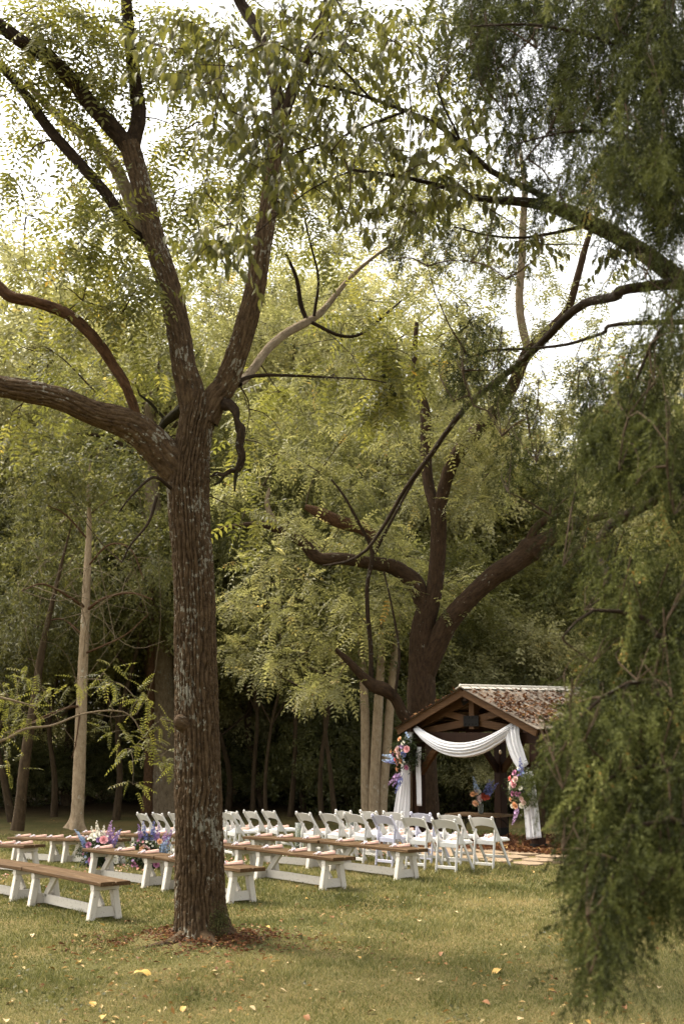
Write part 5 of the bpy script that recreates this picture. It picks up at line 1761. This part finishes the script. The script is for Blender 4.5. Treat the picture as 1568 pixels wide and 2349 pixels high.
ced_branch(4.3, [(1620, 250, 20), (1450, 120, 12), (1250, 60, 8), (1080, 60, 4)], 6.6)
ced_branch(3.9, [(1620, 420, 18), (1480, 330, 12), (1330, 300, 8), (1180, 330, 4)], 6.4)
ced_branch(3.2, [(1640, 740, 18), (1560, 700, 12), (1480, 820, 8), (1430, 960, 4)], 6.0)
ced_branch(2.9, [(1620, 1060, 18), (1500, 960, 12), (1400, 940, 8), (1330, 1000, 4)], 6.2)
ced_branch(3.0, [(1600, 1340, 44, 1.2), (1500, 1348, 40, 1.6), (1420, 1335, 38, 2), (1372, 1300, 34, 2.2), (1372, 1250, 30, 2.3), (1400, 1205, 28, 2.3), (1450, 1175, 24, 2.3), (1500, 1150, 20, 2.2), (1600, 1090, 12, 2)], 7.0, .07, 'bark_upper')
ced_branch(2.5, [(1600, 1480, 16), (1480, 1420, 12), (1360, 1400, 8), (1290, 1460, 4)], 5.8)
ced_branch(2.3, [(1620, 1640, 18), (1500, 1560, 12), (1380, 1600, 8), (1270, 1720, 4)], 5.4)
ced_branch(2.1, [(1640, 1800, 16), (1540, 1760, 12), (1420, 1770, 9), (1320, 1860, 4)], 5.2)
ced_branch(1.9, [(1640, 1920, 18), (1540, 1880, 14), (1440, 1900, 10), (1350, 1960, 6), (1330, 2080, 4)], 4.9)
# long thin drooping branch that crosses the picture
ced_branch(4.75, [(1500, 655, 26, .6), (1410, 680, 24, 1.0), (1340, 696, 22, 1.4), (1290, 735, 20, 1.6), (1240, 788, 18, 1.8), (1170, 850, 16, 2), (1090, 912, 14, 2.2), (1035, 975, 13, 2.3), (990, 1040, 12, 2.4), (930, 1120, 10, 2.5), (890, 1190, 9, 2.6), (840, 1262, 8, 2.6), (790, 1290, 6, 2.6), (740, 1298, 4, 2.6)], 6.6, .05, 'bark_upper')
ced_branch(4.4, [(1480, 740, 12, .6), (1380, 765, 9, 1.0), (1300, 790, 8, 1.3), (1210, 800, 7, 1.5), (1120, 805, 6, 1.6), (1060, 830, 4, 1.6)], 6.6, .04, 'bark_upper')
rs = np.random.default_rng(91)
CS = [cedar_spray(rs) for _ in range(4)]
CED = [(1420, 70, 200, 110, 6.3, 240), (1230, 110, 150, 110, 7, 130), (1110, 60, 110, 80, 7.2, 55), (1100, 190, 40, 110, 7, 34), (1510, 200, 80, 150, 5.8, 120), (1370, 230, 130, 100, 6.4, 120), (1500, 380, 90, 120, 5.6, 120), (1420, 430, 130, 80, 5.8, 110), (1260, 300, 110, 100, 6.8, 70), (1180, 390, 60, 80, 7, 26), (1300, 480, 90, 60, 6.8, 40), (1530, 520, 60, 90, 5.8, 60), (1010, 190, 50, 80, 7.4, 14), (1080, 120, 60, 80, 7.2, 34), (1160, 260, 70, 80, 7.0, 34),
       (1400, 590, 60, 70, 7, 22), (1480, 640, 60, 110, 6.2, 34), (1545, 760, 40, 140, 5.6, 60), (1500, 880, 80, 80, 5.8, 90), (1440, 960, 110, 80, 5.8, 130), (1350, 960, 60, 90, 6.6, 50), (1530, 1020, 60, 110, 5.4, 90), (1420, 1080, 120, 80, 5.8, 150), (1320, 1120, 60, 110, 6.8, 40), (1260, 1180, 50, 90, 7.2, 34), (1545, 1180, 45, 90, 5.4, 50), (1460, 1110, 80, 60, 5.6, 70),
       (1290, 1300, 60, 90, 6.4, 60), (1340, 1400, 80, 90, 6.0, 110), (1440, 1420, 80, 70, 5.8, 90), (1530, 1420, 60, 110, 5.4, 110), (1360, 1520, 80, 80, 5.8, 100), (1460, 1560, 110, 90, 5.4, 170), (1540, 1600, 50, 110, 5.2, 100), (1300, 1620, 50, 80, 5.6, 50), (1340, 1700, 80, 70, 5.2, 110), (1440, 1720, 110, 90, 5.2, 170), (1268, 1740, 36, 70, 5.1, 44), (1530, 1770, 60, 110, 5.0, 110), (1290, 1810, 50, 60, 5.0, 50), (1390, 1840, 100, 70, 5.2, 120), (1500, 1900, 80, 80, 5.0, 110),
       (1340, 1950, 60, 50, 4.9, 75), (1288, 1950, 26, 30, 5, 12), (1430, 1980, 90, 60, 4.8, 130), (1530, 2020, 50, 80, 4.8, 80), (1390, 2040, 70, 50, 4.8, 70), (1345, 2100, 34, 80, 4.6, 70), (1370, 2170, 34, 60, 4.6, 50), (1352, 2235, 20, 40, 4.6, 10), (1470, 2070, 50, 40, 4.8, 22),
       (1060, 850, 46, 60, 7.4, 34), (1085, 930, 40, 60, 7.4, 34), (1040, 920, 24, 50, 7.4, 14), (1130, 850, 40, 60, 7.4, 12), (980, 610, 56, 40, 7.6, 22), (900, 600, 36, 40, 7.8, 12), (1080, 600, 60, 50, 7.4, 12), (1160, 640, 60, 70, 7.2, 12), (1240, 580, 60, 60, 7, 12), (1150, 1000, 26, 100, 7.2, 16), (1165, 1130, 30, 70, 7.2, 22), (1210, 960, 30, 90, 7, 14), (1230, 1060, 30, 80, 7, 14)]
for x, y, rx, ry, d, nn in CED:
    nn = int(nn * (4.4 if y < 560 and x > 950 else 2.6 if x < 1180 else 2.2 if y < 1250 else 2.1))
    ns = max(2, nn // 7)
    P, Dn, SC = [], [], []
    for q in range(ns):
        ax, ay = np.clip(rs.normal(0, .5, 2), -.9, .9)
        sh = 14 if y < 1250 else 85 if 1360 < y < 1700 else 32
        ln = rs.uniform(.14, .34) * min(1.0, .45 + ry / 130)
        p0 = np.array(at(x + sh + rx * ax, y - 40 - ln * 300 + ry * ay, d + .5 + rs.normal(0, .35)))
        sway = np.array([rs.normal(-.12, .22), rs.normal(0, .2), -1.0])
        tipb = rs.uniform(.8, 1.15)
        for e in range(7):
            t = e / 6
            P.append(p0 + sway * ln * t + rs.normal(0, .012, 3))
            Dn.append(sway * (.75 + .5 * t) + rs.normal(0, .48 * (1.1 - .5 * t), 3))
            SC.append(tipb * (.62 - .28 * t) * rs.uniform(.8, 1.2))
        if q % 9 == 0: ced.twig(p0, p0 + sway * ln * .9, .004, 0, .0015)
    P, Dn, SC = np.array(P), np.array(Dn), np.array(SC)
    nn = len(P)
    tt = np.clip(np.repeat(rs.normal(.32 if y < 560 else .40, .22, ns), 7) + rs.normal(0, .12, nn), 0, .94)  # upper sprays tinted darker: shade of the dense top put into the colour
    U = rs.normal(0, 1, (nn, 3))
    for k in range(4):
        sl = slice(k, None, 4)
        ced.L.put(CS[k], P[sl] - np.array(ced.loc), Dn[sl], U[sl], SC[sl], tt[sl], .10)
    c = at(x, y, d)
    if len(P) > 10:
        near = ced.near(c)
        if (near - c).length < 1.1: ced.pts += ced.twig(near, c, .007, .06)
        for i in range(0, min(15, nn), 7): ced.twig(c, P[i], .003, .06, .0015)
ced.finish('leaf_cedar', 'foliage')


# ---- broad leaved tree whose bough hangs in from the right
ob = Vector((5.2, 9.2, 0))
ovh = Tree('overhanging_tree', ob, 'dark bough of large pointed drooping leaves hanging across the top of the picture')
ovh.limb([(5.2, 9.2, -.2, .26), (5.15, 9.2, 1.5, .21), (5.0, 9.2, 3.4, .19), (4.8, 9.2, 5.5, .15), (4.7, 9.3, 8, .08)], None, 'trunk', 'bark_upper', 24, .1, bark_disp(.015, 18, 81))
s0 = [(5.0, 9.2, 3.5, .12)]
ovh.limb(s0 + px_limb([(1700, 720, 52, .4), (1568, 648, 46), (1500, 598, 44), (1420, 545, 40), (1350, 510, 38), (1280, 478, 32), (1220, 466, 24), (1160, 460, 19), (1100, 455, 14), (1000, 424, 10), (900, 402, 7), (810, 390, 4)], 8.6), None, 'limb', 'bark_upper', 16, .06, bark_disp(.006, 20, 2))
ovh.limb(px_limb([(1290, 482, 18), (1225, 440, 16), (1130, 395, 15), (1090, 360, 14), (1050, 325, 13), (1000, 285, 12), (930, 255, 10), (850, 226, 8), (760, 200, 6), (680, 190, 4)], 8.6), None, 'limb', 'bark_upper', 10, .06, None)
ovh.limb(px_limb([(1060, 335, 8), (1040, 290, 7), (1015, 240, 6), (995, 170, 4)], 8.6), None, 'limb', 'bark_upper', 8, .06, None)
ovh.limb(px_limb([(1350, 515, 10), (1290, 530, 9), (1200, 545, 7), (1120, 540, 6), (1040, 520, 4)], 8.6), None, 'limb', 'bark_upper', 8, .06, None)
ovh.limb(px_limb([(930, 255, 7), (840, 290, 6), (740, 330, 5), (640, 360, 4), (560, 370, 3)], 8.4), None, 'limb', 'bark_upper', 8, .06, None)
ovh.limb(px_limb([(850, 226, 6), (760, 140, 6), (650, 100, 5), (540, 110, 4), (450, 140, 3)], 8.3), None, 'limb', 'bark_upper', 8, .06, None)
ovh.limb(px_limb([(810, 390, 4), (720, 430, 4), (640, 490, 3), (560, 560, 3), (520, 610, 2)], 8.3), None, 'limb', 'bark_upper', 7, .06, None)


def broad_leaf(name, tint, curl):
    """A pointed oval leaf 1 long on +X, folded along the midrib and curling down to its tip."""
    xs = [0, .14, .34, .56, .78, 1.0]
    ws = [0, .15, .225, .20, .10, 0]
    V, F = [], []
    for x, w in zip(xs, ws):
        zc = -curl * x * x
        V += [(x, w, zc + w * .28), (x, 0, zc), (x, -w, zc + w * .28)]
    for i in range(5):
        a, b2 = 3 * i, 3 * (i + 1)
        F += [(a, a + 1, b2 + 1, b2), (a + 1, a + 2, b2 + 2, b2 + 1)]
    V += [(0, .012, 0), (0, -.012, 0), (-.18, -.008, .02), (-.18, .008, .02)]
    F.append((18, 19, 20, 21))
    V, F = np.array(V, float), np.array(F)
    return V, F, np.full(len(F), tint)


BLV = [broad_leaf('leaf', t, c) for t, c in ((.22, .28), (.45, .42), (.64, .16), (.85, .50), (.36, .08))]
BLM2 = []
for v, f, t in BLV:
    me = np_mesh('broad_leaf', v, f, t, None, True)
    me.materials.append(M['leaf_broad'])
    BLM2.append(me)
rl = np.random.default_rng(55)
spots = []
for x, y, rx, ry, d, n in [(560, 130, 150, 70, 8.2, 17), (470, 190, 70, 70, 8.0, 9), (640, 260, 120, 70, 8.2, 12), (760, 110, 120, 90, 8.4, 12), (900, 140, 120, 90, 8.5, 12), (760, 300, 110, 70, 8.3, 12), (560, 300, 70, 50, 8.0, 8), (600, 380, 80, 40, 8.1, 5), (520, 580, 50, 50, 8.0, 8), (480, 560, 30, 30, 8.0, 4), (560, 500, 40, 40, 8.1, 3), (860, 400, 120, 60, 8.5, 12), (960, 330, 110, 70, 8.5, 12), (1060, 250, 90, 90, 8.6, 9), (930, 480, 100, 40, 8.5, 8), (1040, 440, 90, 50, 8.6, 8), (830, 480, 50, 40, 8.4, 4), (680, 430, 60, 40, 8.3, 5), (1160, 400, 80, 60, 8.7, 6), (440, 60, 70, 50, 8.2, 5), (1180, 560, 100, 30, 8.6, 4), (1000, 60, 100, 60, 8.6, 7), (690, 30, 100, 40, 8.4, 7), (1420, 590, 40, 20, 8.6, 3), (380, 120, 40, 60, 8.0, 4), (700, 180, 120, 60, 8.3, 9), (1100, 130, 70, 90, 8.6, 5)]:
    for k in range(int(n * 2.3)):
        c = at(x + rl.normal(0, .62) * rx, y + rl.normal(0, .6) * ry, d + rl.normal(0, .3))
        near = ovh.near(c)
        if (near - c).length > .06: ovh.pts += ovh.twig(near, c, .004 + .004 * min(1, (near - c).length), .05, .002)
        dirn = (c - near)
        if dirn.length < .02: dirn = Vector((-1, 0, -.2))
        dirn = (dirn.normalized() + Vector((rl.normal(-.3, .3), rl.normal(0, .3), -.25))).normalized()
        nl = int(rl.integers(7, 11))
        for i in range(nl):
            p = c + dirn * (i - nl * .35) * .035
            sgn = 1 if i % 2 else -1
            side = dirn.cross(Vector((0, 0, 1))).normalized() * sgn
            ld = (dirn * rl.uniform(.1, .6) + side * rl.uniform(.3, .8) + Vector((0, 0, -rl.uniform(.35, 1.1)))).normalized()
            up = Vector((rl.normal(0, .35), rl.normal(-.1, .35), 1))
            spots.append((p, ld, up, rl.uniform(.050, .095), int(rl.integers(0, 5))))
spots.sort(key=lambda q: q[0].y)
for p, ld, up, sc, k in spots[:300]:
    R = Matrix(rot_to(np.array([ld]), np.array([up]))[0].tolist())
    o = link('leaf', BLM2[k], None, ovh.root)
    o.matrix_basis = Matrix.Translation(p - ovh.loc) @ R.to_4x4() @ Matrix.Scale(sc, 4)
rest = spots[300:]
for k in range(5):
    q = [z for z in rest if z[4] == k]
    if q:
        ovh.L.put(BLV[k][:2], np.array([z[0] - ovh.loc for z in q]), np.array([z[1] for z in q]), np.array([z[2] for z in q]), np.array([z[3] for z in q]), rl.uniform(.2, .8, len(q)), .06)
ovh.finish('leaf_broad', 'leaves')


# ------------------------------------------------------------------ grass, litter, petals
def scatter(n, dmin, dmax, power=-1.0, side=.37):
    """Points over the lawn in view, denser near the camera."""
    u = rng.random(n)
    y = dmin * (dmax / dmin) ** u
    x = rng.uniform(-side, side, n) * y
    return x, y


def in_bed(x, y):
    dx, dy = x - PO.x, y - PO.y
    lx, ly = dx * UA[0] + dy * UA[1], dx * NA[0] + dy * NA[1]
    return ((np.abs(lx - .15) < 2.45) & (np.abs(ly - 1.0) < 1.7)) | ((np.abs(lx - .5) < 3.1) & (np.abs(ly + 1.25) < .85))


n = 470000
x, y = scatter(n, 9.6, 34.0)
k = ~in_bed(x, y)
k &= ((x + 1.44) ** 2 + (y - 14.55) ** 2 > .30 + .25 * rng.random(n))
x, y = x[k], y[k]
n = len(x)
z = gz(x, y)
hgt = rng.uniform(.012, .034, n) * (.7 + .7 * vnoise(x * 1.3 + 9, y * 1.3)) * np.clip(y / 15, .8, 1.5) * (1 + 1.3 * np.clip(vnoise(x * 2.3 + 70, y * 1.8 + 5) - .62, 0, 1) * 3)
wdt = rng.uniform(.0035, .007, n) * np.clip(y / 13, .8, 2.2)
a = rng.uniform(0, 2 * np.pi, n)
ln = hgt * rng.uniform(.2, 1.1, n)
b_ = rng.uniform(0, 2 * np.pi, n)
V = np.empty((n, 3, 3))
V[:, 0] = np.stack([x - np.cos(a) * wdt, y - np.sin(a) * wdt, z - .004], -1)
V[:, 1] = np.stack([x + np.cos(a) * wdt, y + np.sin(a) * wdt, z - .004], -1)
V[:, 2] = np.stack([x + np.cos(b_) * ln, y + np.sin(b_) * ln, z + hgt], -1)
patch = vnoise(x * .55 + 3, y * .4 + 7) * .5 + vnoise(x * 1.7 + 30, y * 1.2) * .35 + vnoise(x * 5 + 3, y * 3.4) * .25 - .05
tint = np.clip(-.12 + 1.15 * patch + rng.normal(0, .20, n), 0, 1)
tag(link('grass', np_mesh('grass', V.reshape(-1, 3), np.arange(3 * n).reshape(-1, 3), tint), M['grass']), kind='stuff')

L = Leaves()
n = 6400                                               # small dead leaves and clippings, gathered in drifts
x, y = scatter(n, 9.8, 38.0)
k = vnoise(x * 1.1 + 60, y * .7 + 20) * .8 + vnoise(x * 3.5, y * 2.4) * .4 + rng.normal(0, .12, n) > .66
x, y = x[k], y[k]
n = len(x)
P = np.stack([x, y, gz(x, y) + .012 + rng.random(n) * .02], -1)
L.put(leaf_quads(.050, .022, .006), P, rng.normal(size=(n, 3)) * (1, 1, .25), np.tile([0, 0, 1.0], (n, 1)) + rng.normal(0, .4, (n, 3)), rng.uniform(.5, 1.5, n), rng.random(n), .1)
tag(link('fallen_leaves', L.mesh('scattered_leaves'), M['fallen']), kind='stuff')

L = Leaves()
n = 3400                                               # litter heaped round the foot of the big tree
r = np.abs(rng.normal(0, 1, n))
a = rng.uniform(0, 2 * np.pi, n)
x = -1.40 + r * np.cos(a) * .62
y = 14.45 + r * np.sin(a) * .42
k = vnoise(x * 3 + 5, y * 3) + rng.random(n) * .5 > .55
x, y = x[k], y[k]
n = len(x)
P = np.stack([x, y, gz(x, y) + .012 + rng.random(n) * .025], -1)
L.put(leaf_quads(.050, .020, .006), P, rng.normal(size=(n, 3)) * (1, 1, .25), np.tile([0, 0, 1.0], (n, 1)) + rng.normal(0, .4, (n, 3)), rng.uniform(.5, 1.5, n), rng.beta(1.2, 2.6, n), .1)
tag(link('fallen_leaves', L.mesh('trunk_litter'), M['litter']), kind='stuff')

L = Leaves()
n = 700                                                # moss on the right side of the trunk's foot
pxs, pys = rng.normal(510, 12, n), rng.normal(2132, 16, n)
P = []
for i in range(n):
    z_ = (2165 - pys[i]) / 223
    rad = .235 + max(0, .62 - z_) ** 2.4 * .42
    off = (pxs[i] - 460) / 223
    if abs(off) < rad * .98: P.append((-1.44 + off, D1 - math.sqrt(rad * rad - off * off), .10 + z_))
P = np.array(P)
n = len(P)
L.put(leaf_quads(.018, .011, .003), P, rng.normal(size=(n, 3)) + (0, -.5, -.4), np.tile([.3, -1.0, .3], (n, 1)) + rng.normal(0, .6, (n, 3)), rng.uniform(.6, 1.4, n), rng.random(n) * .9, .1)
mo = big.p.part('moss', L.mesh('moss'), M['leaf_mid'])
mo.data.transform(big.inv)
tag(mo, kind='stuff')

L = Leaves()
n = 9000                                               # low clover in darker patches
x, y = scatter(n, 9.8, 24.0)
k = vnoise(x * .9 + 11, y * .9 + 4) * .7 + vnoise(x * 2.6, y * 2.6 + 8) * .5 > .70
k |= (x + 1.5) ** 2 + (y - 14.1) ** 2 < .5 * rng.random(n)
x, y = x[k], y[k]
n = len(x)
P = np.stack([x, y, gz(x, y) + .012 + rng.random(n) * .02], -1)
L.put(leaf_quads(.034, .030, .004, .5), P, rng.normal(size=(n, 3)) * (1, 1, .3), np.tile([0, 0, 1.0], (n, 1)) + rng.normal(0, .4, (n, 3)), rng.uniform(.6, 1.5, n), np.clip(rng.normal(.5, .2, n), 0, 1), .1)
tag(link('clover', L.mesh('clover'), M['leaf_mid']), kind='stuff')

L = Leaves()
n = 420                                                # petals strewn down the aisle
s = rng.normal(-19.9, .7, n)
t = rng.uniform(7.6, 16.5, n)
x, y = UA[0] * s + NA[0] * t, UA[1] * s + NA[1] * t
P = np.stack([x, y, gz(x, y) + .03 + rng.random(n) * .015], -1)
L.put(leaf_quads(.050, .040, .010, .5), P, rng.normal(size=(n, 3)) * (1, 1, .3), np.tile([0, 0, 1.0], (n, 1)) + rng.normal(0, .4, (n, 3)), rng.uniform(.6, 1.2, n), rng.random(n), .1)
tag(link('petals', L.mesh('petals'), M['petal']), kind='stuff')

# the larger fallen leaves, each by itself
FL = []
for c, mt in (('yellow', 'leaf_yellow'), ('tan', 'leaf_tan'), ('brown', 'leaf_brown')):
    v, f, t = broad_leaf('fallen', .5, .25)
    v = v * (1, 1.25, 1)
    v[:, 2] += .10 * np.abs(v[:, 1]) + .05 * np.sin(v[:, 0] * 6)
    me = np_mesh('fallen_leaf_' + c, v, f, None, None, True)
    me.materials.append(M[mt])
    FL.append((c, me))
big_leaves = [(325, 2222, 0, .17), (312, 2228, 0, .12), (190, 2202, 0, .10), (500, 2230, 1, .10), (222, 2290, 0, .10), (250, 2320, 0, .09), (40, 2290, 1, .09), (25, 2330, 1, .09), (905, 2158, 1, .09), (1145, 2218, 0, .15), (1100, 2290, 2, .10), (780, 2270, 2, .08), (860, 2310, 1, .09), (520, 2205, 2, .10), (610, 2130, 0, .08),
              (700, 2060, 0, .08), (960, 2110, 1, .09), (1040, 2090, 1, .08), (1120, 2060, 0, .07), (880, 2060, 1, .08), (760, 2100, 2, .09), (290, 2113, 2, .09), (80, 2140, 1, .08), (180, 2260, 2, .08), (640, 2262, 1, .08), (700, 2320, 2, .09), (1230, 2120, 1, .08), (1260, 2240, 2, .09), (1420, 2300, 2, .08), (1500, 2260, 1, .08), (1180, 2330, 1, .08), (955, 2240, 1, .07), (430, 2300, 0, .09), (120, 2215, 0, .08), (575, 2300, 1, .08), (1010, 2180, 2, .08), (820, 2190, 0, .07), (1330, 2330, 0, .07), (660, 2205, 1, .07)]
for i, (px, py, c, sc) in enumerate(big_leaves):
    d = GF * CAMZ / (py - YH)
    x = (px - CX) / GF * d
    o = link('fallen_leaf', FL[c][1], None, None, (x, d, float(gz(x, d)) + .028), (random.uniform(-.3, .3), random.uniform(-.3, .3), random.uniform(0, 6.28)))
    o.scale = (sc, sc, sc)
    col = FL[c][0]
    tag(o, {'yellow': 'yellow fallen leaf lying on the mown grass', 'tan': 'pale tan fallen leaf lying on the mown grass', 'brown': 'dark brown curled fallen leaf lying on the grass'}[col], 'leaf', col + ' leaves fallen on the lawn')
